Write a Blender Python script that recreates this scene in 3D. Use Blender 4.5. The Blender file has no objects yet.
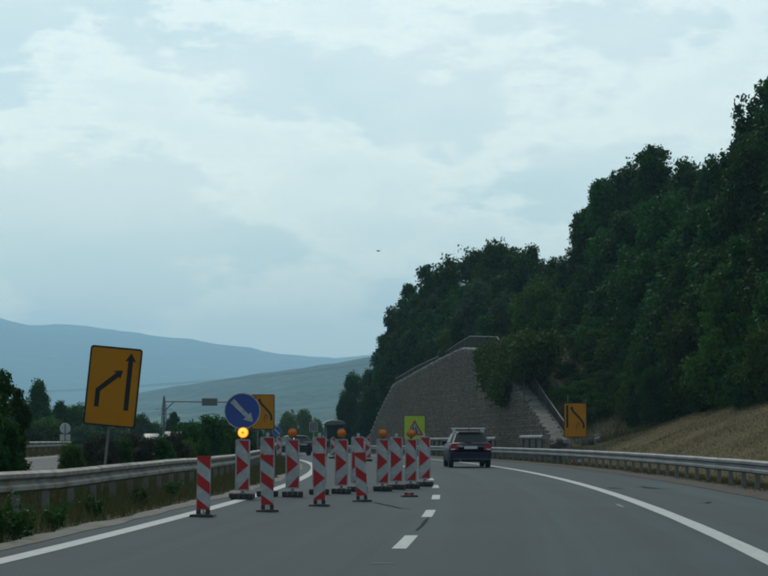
import bpy, math, random
import numpy as np
from mathutils import Vector, Matrix, noise

random.seed(7)
rng = np.random.default_rng(7)
scene = bpy.context.scene
col = scene.collection
rad = math.radians

# ------------------------------------------------------------------ camera
F, CX, CY, HOR, EYE = 2118.0, 384.0, 288.0, 437.0, 1.2
PITCH = math.atan((HOR - CY) / F)
cd = bpy.data.cameras.new("camera")
cd.sensor_width = 36.0
cd.lens = 36.0 * F / 768.0
cd.clip_start = 0.1
cd.clip_end = 60000
cam = bpy.data.objects.new("camera", cd)
cam.location = (0, 0, EYE)
cam.rotation_euler = (math.pi / 2 + PITCH, 0, 0)
col.objects.link(cam)
scene.camera = cam

# ------------------------------------------------------------------ world, sun, exposure
SUN_EL, SUN_AZ = rad(52), rad(-14)          # azimuth from +Y towards +X: high, ahead and a little left, behind cloud
world = bpy.data.worlds.new("World")
scene.world = world
world.use_nodes = True
wt = world.node_tree
for n in list(wt.nodes):
    wt.nodes.remove(n)


def N(t, kind, **kw):
    n = t.nodes.new(kind)
    for k, v in kw.items():
        setattr(n, k, v)
    return n


def setin(n, **kw):
    for k, v in kw.items():
        n.inputs[k.replace('_', ' ')].default_value = v
    return n


def ramp(t, stops, interp='LINEAR'):
    n = N(t, 'ShaderNodeValToRGB')
    cr = n.color_ramp
    cr.interpolation = interp
    while len(cr.elements) < len(stops):
        cr.elements.new(0.5)
    for e, (p, c) in zip(cr.elements, stops):
        e.position = p
        e.color = (c, c, c, 1) if not isinstance(c, tuple) else (*c, 1)
    return n


def mixc(t, a, b, fac, blend='MIX'):
    n = N(t, 'ShaderNodeMix', data_type='RGBA', blend_type=blend)
    for sock, v in ((n.inputs[0], fac), (n.inputs[6], a), (n.inputs[7], b)):
        if hasattr(v, 'links') or hasattr(v, 'is_output'):
            t.links.new(v, sock)
        elif isinstance(v, tuple):
            sock.default_value = (*v, 1)
        else:
            sock.default_value = v
    return n.outputs[2]


L = wt.links.new


def mul_w(sock, k):
    n = N(wt, 'ShaderNodeMath', operation='MULTIPLY')
    wt.links.new(sock, n.inputs[0])
    n.inputs[1].default_value = k
    return n.outputs[0]


wo = N(wt, 'ShaderNodeOutputWorld')
bg = N(wt, 'ShaderNodeBackground')
sky = N(wt, 'ShaderNodeTexSky', sky_type='NISHITA', sun_disc=False)
sky.sun_elevation = SUN_EL
sky.sun_rotation = SUN_AZ
sky.air_density = 1.0
sky.dust_density = 1.5
sky.ozone_density = 1.0
tc = N(wt, 'ShaderNodeTexCoord')
mp = N(wt, 'ShaderNodeMapping')
mp.inputs['Scale'].default_value = (1.0, 1.0, 2.5)
mp.inputs['Location'].default_value = (0.52, 0.33, 0.05)
L(tc.outputs['Generated'], mp.inputs['Vector'])
n1 = setin(N(wt, 'ShaderNodeTexNoise'), Scale=6.5, Detail=6.0, Roughness=0.5, Distortion=0.15)
L(mp.outputs[0], n1.inputs['Vector'])
n2 = setin(N(wt, 'ShaderNodeTexNoise'), Scale=9.0, Detail=14.0, Roughness=0.62, Distortion=0.0)
L(mp.outputs[0], n2.inputs['Vector'])
veil = ramp(wt, [(0.38, 0.0), (0.62, 1.0)])
L(n1.outputs[0], veil.inputs[0])
puff = ramp(wt, [(0.455, 0.0), (0.525, 1.0), (0.60, 0.6), (0.72, 0.3)], 'EASE')     # bright rims, greyer hearts
L(n2.outputs[0], puff.inputs[0])
tint = mixc(wt, (1.02, 0.97, 0.85), (1.24, 1.10, 0.92), veil.outputs[0])
tint = mixc(wt, tint, (1.54, 1.31, 1.05), mul_w(puff.outputs[0], 0.70))
thin = mixc(wt, sky.outputs[0], (4.5, 5.8, 6.2), 0.5)      # thin cloud veil over the clear sky
both = mixc(wt, thin, tint, 1.0, 'MULTIPLY')
L(both, bg.inputs['Color'])
bg.inputs['Strength'].default_value = 0.15
L(bg.outputs[0], wo.inputs['Surface'])

sd = bpy.data.lights.new("sun", 'SUN')
sd.energy = 1.35
sd.angle = rad(14)
sd.color = (1.0, 0.95, 0.86)
sun = bpy.data.objects.new("sun", sd)
sdir = Vector((math.sin(SUN_AZ) * math.cos(SUN_EL), math.cos(SUN_AZ) * math.cos(SUN_EL), math.sin(SUN_EL)))
sun.rotation_euler = sdir.to_track_quat('Z', 'Y').to_euler()
sun.location = (0, 0, 60)
col.objects.link(sun)

vs = scene.view_settings
vs.view_transform = 'Standard'
vs.look = 'None'
vs.gamma = 1.0
vs.exposure = 0.0
vs.use_curve_mapping = False
scene.cycles.use_denoising = True
scene.cycles.filter_width = 2.1
scene.cycles.max_bounces = 6
scene.cycles.volume_bounces = 3
scene.cycles.transparent_max_bounces = 8

# ------------------------------------------------------------------ places: pixels, road arc
RAD = 650.0
ARC = (-2.39 - RAD, 62.0)                    # centre of the left-hand bend; o is measured right from the left edge line


def zr(s):
    return -1.5e-5 * s * s if s > 0 else 0.0


def P(s, o, z=0.0):
    a = s / RAD
    return Vector((ARC[0] + (RAD + o) * math.cos(a), ARC[1] + (RAD + o) * math.sin(a), z + zr(s)))


def so(x, y):
    dx, dy = x - ARC[0], y - ARC[1]
    return RAD * math.atan2(dy, dx), math.hypot(dx, dy) - RAD


def at(px, py, Y):
    """point at depth Y along the ray through photo pixel px, py"""
    c, s_ = math.cos(PITCH), math.sin(PITCH)
    u, v = (px - CX) / F, (CY - py) / F
    d = Vector((u, c - v * s_, s_ + v * c))
    return Vector((0, 0, EYE)) + d * (Y / d.y)


def s_px(px, o, lo=-45.0, hi=260.0):
    """arc length at which offset o crosses photo column px"""
    s = lo
    while s < hi:
        p = P(s, o)
        if p.y > 5 and CX + F * p.x / p.y * math.cos(PITCH) <= px:
            return s
        s += 0.2
    return hi


def smooth(x, a, b):
    t = min(1.0, max(0.0, (x - a) / (b - a)))
    return t * t * (3 - 2 * t)


def lerp_tab(tab, x):
    if x <= tab[0][0]:
        return tab[0][1]
    for (x0, y0), (x1, y1) in zip(tab, tab[1:]):
        if x <= x1:
            return y0 + (y1 - y0) * (x - x0) / (x1 - x0)
    return tab[-1][1]


# ------------------------------------------------------------------ materials
def material(name, color, rough=0.7, metal=0.0, var=0.25, scale=6.0, bump=0.0, bump_scale=None, spec=0.5,
             island=0.0, color2=None, coords='Object', trans=0.0, emit=None, obj_rand=0.0, sub=None):
    m = bpy.data.materials.new(name)
    m.use_nodes = True
    t = m.node_tree
    b = t.nodes['Principled BSDF']
    l = t.links.new
    tcn = N(t, 'ShaderNodeTexCoord')
    no = setin(N(t, 'ShaderNodeTexNoise'), Scale=scale, Detail=6.0, Roughness=0.6)
    l(tcn.outputs[coords], no.inputs['Vector'])
    c2 = color2 or tuple(min(1, c * (1 - var)) for c in color)
    rp = ramp(t, [(0.3, 0.0), (0.7, 1.0)])
    l(no.outputs[0], rp.inputs[0])
    c = mixc(t, color, c2, rp.outputs[0])
    if island or obj_rand:
        hs = N(t, 'ShaderNodeHueSaturation')
        if island:
            g = N(t, 'ShaderNodeNewGeometry')
            src = g.outputs['Random Per Island']
            amt = island
        else:
            src = N(t, 'ShaderNodeObjectInfo').outputs['Random']
            amt = obj_rand
        mr = setin(N(t, 'ShaderNodeMapRange'), To_Min=1 - amt, To_Max=1 + amt)
        l(src, mr.inputs[0])
        val = mr.outputs[0]
        if island and obj_rand:
            oi = N(t, 'ShaderNodeObjectInfo')
            mr2 = setin(N(t, 'ShaderNodeMapRange'), To_Min=1 - obj_rand, To_Max=1 + obj_rand)
            l(oi.outputs['Random'], mr2.inputs[0])
            mm = N(t, 'ShaderNodeMath', operation='MULTIPLY')
            l(val, mm.inputs[0])
            l(mr2.outputs[0], mm.inputs[1])
            val = mm.outputs[0]
            mh = setin(N(t, 'ShaderNodeMapRange'), To_Min=0.490, To_Max=0.520)
            l(oi.outputs['Random'], mh.inputs[0])
            l(mh.outputs[0], hs.inputs['Hue'])
        l(val, hs.inputs['Value'])
        l(c, hs.inputs['Color'])
        c = hs.outputs[0]
    l(c, b.inputs['Base Color'])
    b.inputs['Roughness'].default_value = rough
    b.inputs['Metallic'].default_value = metal
    b.inputs['Specular IOR Level'].default_value = spec
    if emit:
        b.inputs['Emission Color'].default_value = (*emit[0], 1)
        b.inputs['Emission Strength'].default_value = emit[1]
    if bump:
        nb = setin(N(t, 'ShaderNodeTexNoise'), Scale=bump_scale or scale * 4, Detail=5.0)
        l(tcn.outputs[coords], nb.inputs['Vector'])
        bn = setin(N(t, 'ShaderNodeBump'), Strength=bump, Distance=0.05)
        l(nb.outputs[0], bn.inputs['Height'])
        l(bn.outputs[0], b.inputs['Normal'])
    if trans:
        out = t.nodes['Material Output']
        tr = N(t, 'ShaderNodeBsdfTranslucent')
        l(c, tr.inputs['Color'])
        ms = N(t, 'ShaderNodeMixShader')
        ms.inputs[0].default_value = trans
        l(b.outputs[0], ms.inputs[1])
        l(tr.outputs[0], ms.inputs[2])
        l(ms.outputs[0], out.inputs['Surface'])
    return m


M = {}
M['steel'] = material('galvanised_steel', (0.16, 0.175, 0.185), 0.6, 0.25, 0.35, 1.2, 0.05, color2=(0.085, 0.09, 0.09))
M['old_steel'] = material('weathered_steel', (0.25, 0.265, 0.265), 0.65, 0.15, 0.3, 1.6, 0.06, color2=(0.11, 0.085, 0.062))
M['post_steel'] = material('post_steel', (0.16, 0.16, 0.155), 0.7, 0.3, 0.4, 3.0)
M['white'] = material('white_sheeting', (0.35, 0.375, 0.40), 0.55, 0, 0.42, 7.0, spec=0.2)
M['red'] = material('red_sheeting', (0.33, 0.016, 0.018), 0.5, 0, 0.22, 5.0, spec=0.2)
M['rubber'] = material('foot_rubber', (0.03, 0.03, 0.031), 0.85, 0, 0.4, 9.0, 0.2)
M['lens'] = material('amber_lens', (0.52, 0.13, 0.004), 0.25, 0, 0.25, 30.0)
M['lens_lit'] = material('amber_lens_lit', (0.9, 0.35, 0.02), 0.3, 0, 0.05, 30.0, emit=((1.0, 0.22, 0.01), 0.55))
M['lamp_core'] = material('lamp_core', (1.0, 0.7, 0.1), 0.3, 0, 0.02, 30.0, emit=((1.0, 0.50, 0.03), 1.15))
M['lens_rim'] = material('amber_rim', (0.22, 0.05, 0.003), 0.4, 0, 0.25, 30.0)
M['black'] = material('black_plastic', (0.018, 0.018, 0.02), 0.5, 0, 0.3, 12.0)
M['sign_orange'] = material('sign_orange', (0.36, 0.145, 0.003), 0.65, 0, 0.16, 2.2, spec=0.12)
M['sign_black'] = material('sign_black', (0.014, 0.014, 0.017), 0.6, 0, 0.3, 6.0, spec=0.15)
M['sign_blue'] = material('sign_blue', (0.006, 0.040, 0.24), 0.5, 0, 0.15, 3.0)
M['sign_lime'] = material('sign_lime', (0.36, 0.50, 0.010), 0.5, 0, 0.12, 3.0)
M['sign_grey'] = material('sign_back_grey', (0.34, 0.35, 0.36), 0.6, 0.2, 0.2, 3.0)
M['paint'] = material('road_paint', (0.33, 0.36, 0.37), 0.75, 0, 0.35, 7.0, color2=(0.22, 0.24, 0.25))
M['car_paint'] = material('navy_paint', (0.006, 0.007, 0.024), 0.42, 0.0, 0.1, 3.0, spec=0.16)
M['car_black'] = material('black_paint', (0.012, 0.012, 0.014), 0.25, 0.1, 0.1, 3.0)
M['car_grey'] = material('silver_paint', (0.12, 0.125, 0.13), 0.4, 0.2, 0.1, 3.0)
M['glass'] = material('tinted_glass', (0.012, 0.020, 0.020), 0.25, 0, 0.1, 2.0, spec=0.14)
M['tyre'] = material('tyre_rubber', (0.014, 0.014, 0.014), 0.85, 0, 0.3, 20.0)
M['rim'] = material('wheel_rim', (0.28, 0.29, 0.30), 0.4, 0.7, 0.2, 10.0)
M['tail'] = material('tail_lamp_red', (0.24, 0.006, 0.012), 0.25, 0, 0.2, 18.0)
M['tail_clear'] = material('lamp_clear', (0.55, 0.55, 0.55), 0.2, 0, 0.15, 18.0)
M['plate'] = material('plate_white', (0.42, 0.44, 0.46), 0.5, 0, 0.12, 20.0)
M['rack'] = material('rack_aluminium', (0.42, 0.44, 0.45), 0.4, 0.3, 0.12, 8.0)
M['mortar'] = material('mortar', (0.070, 0.062, 0.052), 0.95, 0, 0.3, 4.0)
M['stone'] = material('wall_stone', (0.100, 0.082, 0.062), 0.92, 0, 0.0, 0.35, 0.25, 9.0, island=0.22, color2=(0.068, 0.060, 0.049))
M['coping'] = material('coping_stone', (0.185, 0.185, 0.175), 0.9, 0, 0.3, 3.0, 0.3, 8.0, obj_rand=0.2)
M['rubble'] = material('pale_rubble', (0.085, 0.085, 0.08), 0.9, 0, 0.35, 3.0, 0.4, 8.0, obj_rand=0.25)
M['fence'] = material('dark_fence', (0.03, 0.032, 0.03), 0.6, 0.3, 0.2, 4.0)
M['rail_grey'] = material('grey_rail', (0.085, 0.092, 0.095), 0.6, 0.3, 0.2, 4.0)
M['bark'] = material('bark', (0.045, 0.035, 0.026), 0.95, 0, 0.4, 5.0, 0.5)
M['leaf_dark'] = material('leaf_dark', (0.022, 0.072, 0.012), 0.6, 0, 0.3, 1.2, island=0.22, trans=0.25, obj_rand=0.3, spec=0.08)
M['leaf_mid'] = material('leaf_mid', (0.042, 0.098, 0.012), 0.6, 0, 0.3, 1.2, island=0.22, trans=0.3, obj_rand=0.3, spec=0.08)
M['leaf_grey'] = material('leaf_grey', (0.040, 0.084, 0.036), 0.65, 0, 0.3, 1.2, island=0.2, trans=0.2, obj_rand=0.15, spec=0.08)
M['leaf_light'] = material('leaf_light', (0.075, 0.120, 0.024), 0.6, 0, 0.3, 1.2, island=0.2, trans=0.3, obj_rand=0.15, spec=0.08)
M['leaf_brown'] = material('leaf_dull', (0.036, 0.038, 0.024), 0.8, 0, 0.3, 1.2, island=0.22, trans=0.1, obj_rand=0.15, spec=0.2)
M['grass_dry'] = material('grass_dry', (0.100, 0.076, 0.024), 0.85, 0, 0.3, 0.28, island=0.35, trans=0.2, color2=(0.046, 0.044, 0.018), spec=0.1)
M['grass_green'] = material('grass_green', (0.032, 0.056, 0.016), 0.85, 0, 0.3, 0.6, island=0.4, trans=0.25, color2=(0.070, 0.058, 0.026), spec=0.1)
M['dirt'] = material('verge_dirt', (0.042, 0.030, 0.018), 0.95, 0, 0.4, 1.3, 0.5, 9.0, color2=(0.018, 0.016, 0.011))
M['sand'] = material('pale_sand', (0.125, 0.122, 0.105), 0.95, 0, 0.4, 1.5, 0.4, 20.0, color2=(0.070, 0.070, 0.063))
M['tar'] = material('tar', (0.018, 0.027, 0.033), 0.95, 0, 0.3, 5.0, spec=0.05)
M['scuff'] = material('scuff', (0.10, 0.11, 0.115), 0.8, 0, 0.5, 9.0)
M['wire'] = material('wire_metal', (0.10, 0.11, 0.12), 0.5, 0.5, 0.1, 3.0)
M['bird'] = material('bird_feathers', (0.03, 0.03, 0.03), 0.8, 0, 0.2, 9.0)
M['tractor_grey'] = material('tractor_grey', (0.075, 0.09, 0.095), 0.5, 0.2, 0.2, 4.0)


def asphalt(name, base):
    m = bpy.data.materials.new(name)
    m.use_nodes = True
    t = m.node_tree
    b = t.nodes['Principled BSDF']
    l = t.links.new
    uv = N(t, 'ShaderNodeUVMap', uv_map='UVMap')
    mp_ = N(t, 'ShaderNodeMapping')
    mp_.inputs['Scale'].default_value = (2.2, 0.035, 1)
    l(uv.outputs[0], mp_.inputs[0])
    streak = setin(N(t, 'ShaderNodeTexNoise'), Scale=1.0, Detail=5.0, Roughness=0.6)
    l(mp_.outputs[0], streak.inputs['Vector'])
    patch = setin(N(t, 'ShaderNodeTexNoise'), Scale=0.22, Detail=4.0)
    l(uv.outputs[0], patch.inputs['Vector'])
    fine = setin(N(t, 'ShaderNodeTexNoise'), Scale=28.0, Detail=4.0, Roughness=0.7)
    l(uv.outputs[0], fine.inputs['Vector'])
    wave = setin(N(t, 'ShaderNodeTexNoise'), Scale=1.0, Detail=3.0)
    mp2 = N(t, 'ShaderNodeMapping')
    mp2.inputs['Scale'].default_value = (0.75, 0.006, 1)
    l(uv.outputs[0], mp2.inputs[0])
    l(mp2.outputs[0], wave.inputs['Vector'])
    c = mixc(t, tuple(v * 0.72 for v in base), tuple(v * 1.25 for v in base), ramp_out(t, streak.outputs[0], 0.35, 0.65))
    c = mixc(t, c, tuple(v * 0.70 for v in base), mul(t, ramp_out(t, wave.outputs[0], 0.50, 0.62), 0.55))
    sx_ = N(t, 'ShaderNodeSeparateXYZ')
    l(uv.outputs[0], sx_.inputs[0])
    off = N(t, 'ShaderNodeMath', operation='SUBTRACT')
    l(sx_.outputs['X'], off.inputs[0])
    off.inputs[1].default_value = 0.95
    co = N(t, 'ShaderNodeMath', operation='COSINE')
    l(mul(t, off.outputs[0], 2 * math.pi / 1.85), co.inputs[0])
    trk = setin(N(t, 'ShaderNodeMapRange'), From_Min=0.1, From_Max=1.0, To_Min=0.0, To_Max=0.42)
    l(co.outputs[0], trk.inputs[0])
    c = mixc(t, c, tuple(v * 0.66 for v in base), trk.outputs[0])
    c = mixc(t, c, tuple(v * 1.22 for v in base), mul(t, ramp_out(t, patch.outputs[0], 0.45, 0.7), 0.5))
    c = mixc(t, c, tuple(v * 0.4 for v in base), mul(t, ramp_out(t, fine.outputs[0], 0.50, 0.68), 0.75))
    l(c, b.inputs['Base Color'])
    b.inputs['Roughness'].default_value = 0.78
    b.inputs['Specular IOR Level'].default_value = 0.17
    bn = setin(N(t, 'ShaderNodeBump'), Strength=0.35, Distance=0.01)
    l(fine.outputs[0], bn.inputs['Height'])
    l(bn.outputs[0], b.inputs['Normal'])
    return m


def ramp_out(t, sock, a, b):
    r = ramp(t, [(a, 0.0), (b, 1.0)])
    t.links.new(sock, r.inputs[0])
    return r.outputs[0]


def mul(t, sock, k):
    n = N(t, 'ShaderNodeMath', operation='MULTIPLY')
    t.links.new(sock, n.inputs[0])
    n.inputs[1].default_value = k
    return n.outputs[0]


M['asphalt'] = asphalt('asphalt_lane', (0.019, 0.037, 0.046))
M['asphalt_shoulder'] = asphalt('asphalt_shoulder', (0.022, 0.039, 0.047))
M['asphalt_far'] = asphalt('asphalt_pale', (0.07, 0.076, 0.08))


def ground_material(name, a, b_, c_, sc=0.25):
    m = bpy.data.materials.new(name)
    m.use_nodes = True
    t = m.node_tree
    b = t.nodes['Principled BSDF']
    l = t.links.new
    tcn = N(t, 'ShaderNodeTexCoord')
    big = setin(N(t, 'ShaderNodeTexNoise'), Scale=sc, Detail=5.0, Roughness=0.6)
    small = setin(N(t, 'ShaderNodeTexNoise'), Scale=sc * 22, Detail=5.0, Roughness=0.7)
    l(tcn.outputs['Object'], big.inputs['Vector'])
    l(tcn.outputs['Object'], small.inputs['Vector'])
    c = mixc(t, a, b_, ramp_out(t, big.outputs[0], 0.4, 0.62))
    c = mixc(t, c, c_, mul(t, ramp_out(t, small.outputs[0], 0.45, 0.7), 0.7))
    l(c, b.inputs['Base Color'])
    b.inputs['Roughness'].default_value = 0.95
    b.inputs['Specular IOR Level'].default_value = 0.2
    bn = setin(N(t, 'ShaderNodeBump'), Strength=0.6, Distance=0.12)
    l(small.outputs[0], bn.inputs['Height'])
    l(bn.outputs[0], b.inputs['Normal'])
    return m


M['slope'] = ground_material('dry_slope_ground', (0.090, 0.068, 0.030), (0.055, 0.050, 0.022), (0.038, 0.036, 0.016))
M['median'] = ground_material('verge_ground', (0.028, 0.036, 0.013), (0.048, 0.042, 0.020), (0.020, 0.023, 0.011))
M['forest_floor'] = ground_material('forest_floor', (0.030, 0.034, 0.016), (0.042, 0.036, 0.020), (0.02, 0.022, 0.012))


# ------------------------------------------------------------------ mesh helpers
class MB:
    def __init__(self):
        self.v, self.f = [], []

    def add(self, vs_, fs):
        k = len(self.v)
        self.v += [tuple(p) for p in vs_]
        self.f += [tuple(i + k for i in f) for f in fs]
        return self

    def box(self, x0, x1, y0, y1, z0, z1):
        return self.add([(x0, y0, z0), (x1, y0, z0), (x1, y1, z0), (x0, y1, z0), (x0, y0, z1), (x1, y0, z1), (x1, y1, z1), (x0, y1, z1)],
                        [(0, 3, 2, 1), (4, 5, 6, 7), (0, 1, 5, 4), (1, 2, 6, 5), (2, 3, 7, 6), (3, 0, 4, 7)])

    def tube(self, pts, radii, n=8, caps=True):
        pts = [Vector(p) for p in pts]
        if not isinstance(radii, (list, tuple)):
            radii = [radii] * len(pts)
        vs_, fs = [], []
        for i, p in enumerate(pts):
            t = (pts[min(i + 1, len(pts) - 1)] - pts[max(i - 1, 0)]).normalized()
            up = Vector((0, 0, 1)) if abs(t.z) < 0.9 else Vector((1, 0, 0))
            a = t.cross(up).normalized()
            b = t.cross(a)
            for k in range(n):
                w = 2 * math.pi * k / n
                vs_.append(p + (a * math.cos(w) + b * math.sin(w)) * radii[i])
        for i in range(len(pts) - 1):
            for k in range(n):
                k2 = (k + 1) % n
                fs.append((i * n + k, i * n + k2, (i + 1) * n + k2, (i + 1) * n + k))
        if caps:
            fs.append(tuple(range(n))[::-1])
            fs.append(tuple(range((len(pts) - 1) * n, len(pts) * n)))
        return self.add(vs_, fs)

    def prism(self, poly, y0, y1):
        """poly = (x, z) outline, extruded from y0 (front) to y1"""
        n = len(poly)
        vs_ = [(x, y0, z) for x, z in poly] + [(x, y1, z) for x, z in poly]
        fs = [tuple(range(n)), tuple(range(2 * n - 1, n - 1, -1))]
        fs += [(i, i + n, (i + 1) % n + n, (i + 1) % n) for i in range(n)]
        return self.add(vs_, fs)

    def lathe_y(self, prof, n=28, c=(0, 0, 0)):
        """prof = (y, r) from front to back, round the y axis through c"""
        vs_, fs = [], []
        for y, r in prof:
            for k in range(n):
                w = 2 * math.pi * k / n
                vs_.append((c[0] + r * math.cos(w), c[1] + y, c[2] + r * math.sin(w)))
        for i in range(len(prof) - 1):
            for k in range(n):
                k2 = (k + 1) % n
                fs.append((i * n + k, i * n + k2, (i + 1) * n + k2, (i + 1) * n + k))
        fs.append(tuple(range(n))[::-1])
        fs.append(tuple(range((len(prof) - 1) * n, len(prof) * n)))
        return self.add(vs_, fs)

    def mesh(self, name, mat=None, smooth_=False):
        me = bpy.data.meshes.new(name)
        me.from_pydata(self.v, [], self.f)
        if mat:
            me.materials.append(M[mat] if isinstance(mat, str) else mat)
        if smooth_:
            for p in me.polygons:
                p.use_smooth = True
        me.update()
        return me

    def build(self, name, mat, parent=None, smooth_=False, bevel=0.0):
        return link(name, self.mesh(name, mat, smooth_), parent, bevel)


def link(name, me, parent=None, bevel=0.0):
    o = bpy.data.objects.new(name, me)
    col.objects.link(o)
    if parent:
        o.parent = parent
    if bevel:
        b = o.modifiers.new('bevel', 'BEVEL')
        b.width = bevel
        b.segments = 2
        b.limit_method = 'ANGLE'
    return o


def tag(o, label=None, cat=None, group=None, kind=None):
    if label:
        o['label'] = label
    if cat:
        o['category'] = cat
    if group:
        o['group'] = group
    if kind:
        o['kind'] = kind
    return o


def empty(name, loc, rz=0.0, label=None, cat=None, group=None):
    o = bpy.data.objects.new(name, None)
    o.location = loc
    o.rotation_euler = (0, 0, rz)
    o.empty_display_size = 0.2
    col.objects.link(o)
    return tag(o, label, cat, group)


def children(o):
    return [c for c in col.objects if c.parent == o]


def copy_tree(o, loc, rz, label, parent=None):
    c = o.copy()
    col.objects.link(c)
    c.location = loc
    c.rotation_euler = (0, 0, rz)
    if label:
        c['label'] = label
    for ch in children(o):
        d = ch.copy()
        col.objects.link(d)
        d.parent = c
        for g in children(ch):
            e = g.copy()
            col.objects.link(e)
            e.parent = d
    return c


def np_mesh(name, verts, quads, mat, tri=False):
    k = 3 if tri else 4
    me = bpy.data.meshes.new(name)
    nq = len(quads)
    me.vertices.add(len(verts))
    me.vertices.foreach_set('co', np.asarray(verts, np.float32).ravel())
    me.loops.add(nq * k)
    me.loops.foreach_set('vertex_index', np.asarray(quads, np.int32).ravel())
    me.polygons.add(nq)
    me.polygons.foreach_set('loop_start', np.arange(0, nq * k, k, dtype=np.int32))
    me.polygons.foreach_set('loop_total', np.full(nq, k, np.int32))
    me.materials.append(M[mat] if isinstance(mat, str) else mat)
    me.update(calc_edges=True)
    me.validate()
    return me


# ------------------------------------------------------------------ terrain
# retaining wall: height over the road along the arc, read from photo points on its face (offset WO)
WO = 13.0


def wall_pt(px, py):
    s = s_px(px, WO)
    p = P(s, WO)
    return s, EYE + (HOR - py) / F * p.y - zr(s)


WALL_PX = [(552, 442), (545, 430), (530, 408), (514, 386), (503, 363), (495, 354), (478, 351), (461, 350), (440, 360), (418, 372),
           (393, 386), (380, 411), (371, 432), (368, 440)]
WALL = [wall_pt(*p) for p in WALL_PX]
WS0, WS1 = WALL[0][0], WALL[-1][0]


def wall_top(s):
    return lerp_tab(WALL, s)


def near_h(s, o):
    """ground height along the road"""
    if o > 10.0:
        if o < 11.6:
            return -0.05 + 0.07 * smooth(o, 10.2, 11.6) + zr(s)
        free = 0.40 * max(0.0, min(o, 32) - 12.2) + 0.22 * max(0.0, min(o, 80) - 32) - 0.12 * max(0, o - 80)
        free *= 1.0 - 0.95 * smooth(s, 60, 150)
        free += 0.25 * noise.noise(Vector((s * 0.13, o * 0.2, 0.3))) * smooth(o, 12, 16)
        if s < WS0 - 14 or s > WS1 + 25:
            return free + zr(s)
        # behind the wall the bank is held up to just under its coping
        hold = (wall_top(min(max(s, WS0), WS1)) - 0.30) + 0.26 * max(0, min(o, 45) - 14.0)
        if s < WS0:
            k = smooth(s, WS0 - 14, WS0)
            return free * (1 - k) + hold * k + zr(s) if o > 13.4 else (free * (1 - k)) + zr(s)
        if s > WS1:
            k = 1 - smooth(s, WS1, WS1 + 25)
            return free * (1 - k) + max(free, hold) * k + zr(s) if o > 13.4 else zr(s)
        return (hold if o > 13.4 else 0.02) + zr(s)
    if o > -0.6:
        return -0.06 + zr(s)
    tab = [(-60, -8.0), (-25, -2.0), (-15, 0.22), (-13, 0.32), (-12.6, 0.28), (-5.0, 0.26), (-4.4, 0.24), (-2.0, 0.02), (-1.0, 0.01), (-0.6, -0.05)]
    return lerp_tab(tab, o) + zr(s)


OB = [-60, -40, -25, -19, -15, -13, -12.6, -5.0, -4.4, -3.6, -2.8, -2.0, -1.5, -1.0, -0.6, -0.58, 4, 10.0, 10.5, 11.0, 11.6, 12.2, 12.8, 13.38, 13.42,
      14.0, 14.6, 15.3, 16.2, 17.2, 18.5, 20, 22, 24, 27, 30, 34, 40, 48, 60, 80, 110, 150]
SB = list(np.arange(-110, -48, 6.0)) + list(np.arange(-48, 140, 2.0)) + list(np.arange(140, 420, 8.0))


def strip_mesh(name, SBl, OBl, hfun, mat, uvs=False):
    n = len(OBl)
    vs_ = []
    uvl = []
    for s in SBl:
        for o in OBl:
            p = P(s, o)
            vs_.append((p.x, p.y, hfun(s, o)))
            uvl.append((o, s))
    q = [(i * n + j, i * n + j + 1, (i + 1) * n + j + 1, (i + 1) * n + j) for i in range(len(SBl) - 1) for j in range(n - 1)]
    me = np_mesh(name, vs_, q, mat)
    if uvs:
        ul = me.uv_layers.new(name='UVMap')
        for lp in me.loops:
            ul.data[lp.index].uv = uvl[lp.vertex_index]
    for p in me.polygons:
        p.use_smooth = True
    return me


def structure(name, me):
    return tag(link(name, me), kind='structure')


g = structure('ground', strip_mesh('ground', SB, [o for o in OB if o <= 10.0], near_h, 'median'))
SPLIT = 36.0
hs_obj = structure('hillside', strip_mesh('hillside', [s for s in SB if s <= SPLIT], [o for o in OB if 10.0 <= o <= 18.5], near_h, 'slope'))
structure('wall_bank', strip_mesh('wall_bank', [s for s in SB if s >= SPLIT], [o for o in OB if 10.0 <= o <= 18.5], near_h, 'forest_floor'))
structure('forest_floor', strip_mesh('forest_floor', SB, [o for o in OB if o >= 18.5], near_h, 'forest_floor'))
for o_ in (hs_obj,):
    o_['label'] = 'dry grass bank rising from the right guardrail'

# far terrain: valley and two ridges, their crests read from the photograph as bearings
FAR = [(-400, 318), (-120, 300), (-60, 308), (0, 324), (15, 328), (30, 331), (75, 331), (105, 334), (150, 340), (190, 342), (230, 349), (280, 356), (320, 360.5), (366, 360),
       (420, 358), (500, 362), (700, 350), (1100, 330), (2000, 345)]
NEAR = [(-400, 420), (0, 416), (80, 408), (140, 399), (170, 393), (210, 386.5), (250, 379.5), (290, 373), (330, 367.5), (370, 362.5), (430, 352), (520, 345), (700, 360), (1500, 380)]


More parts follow.
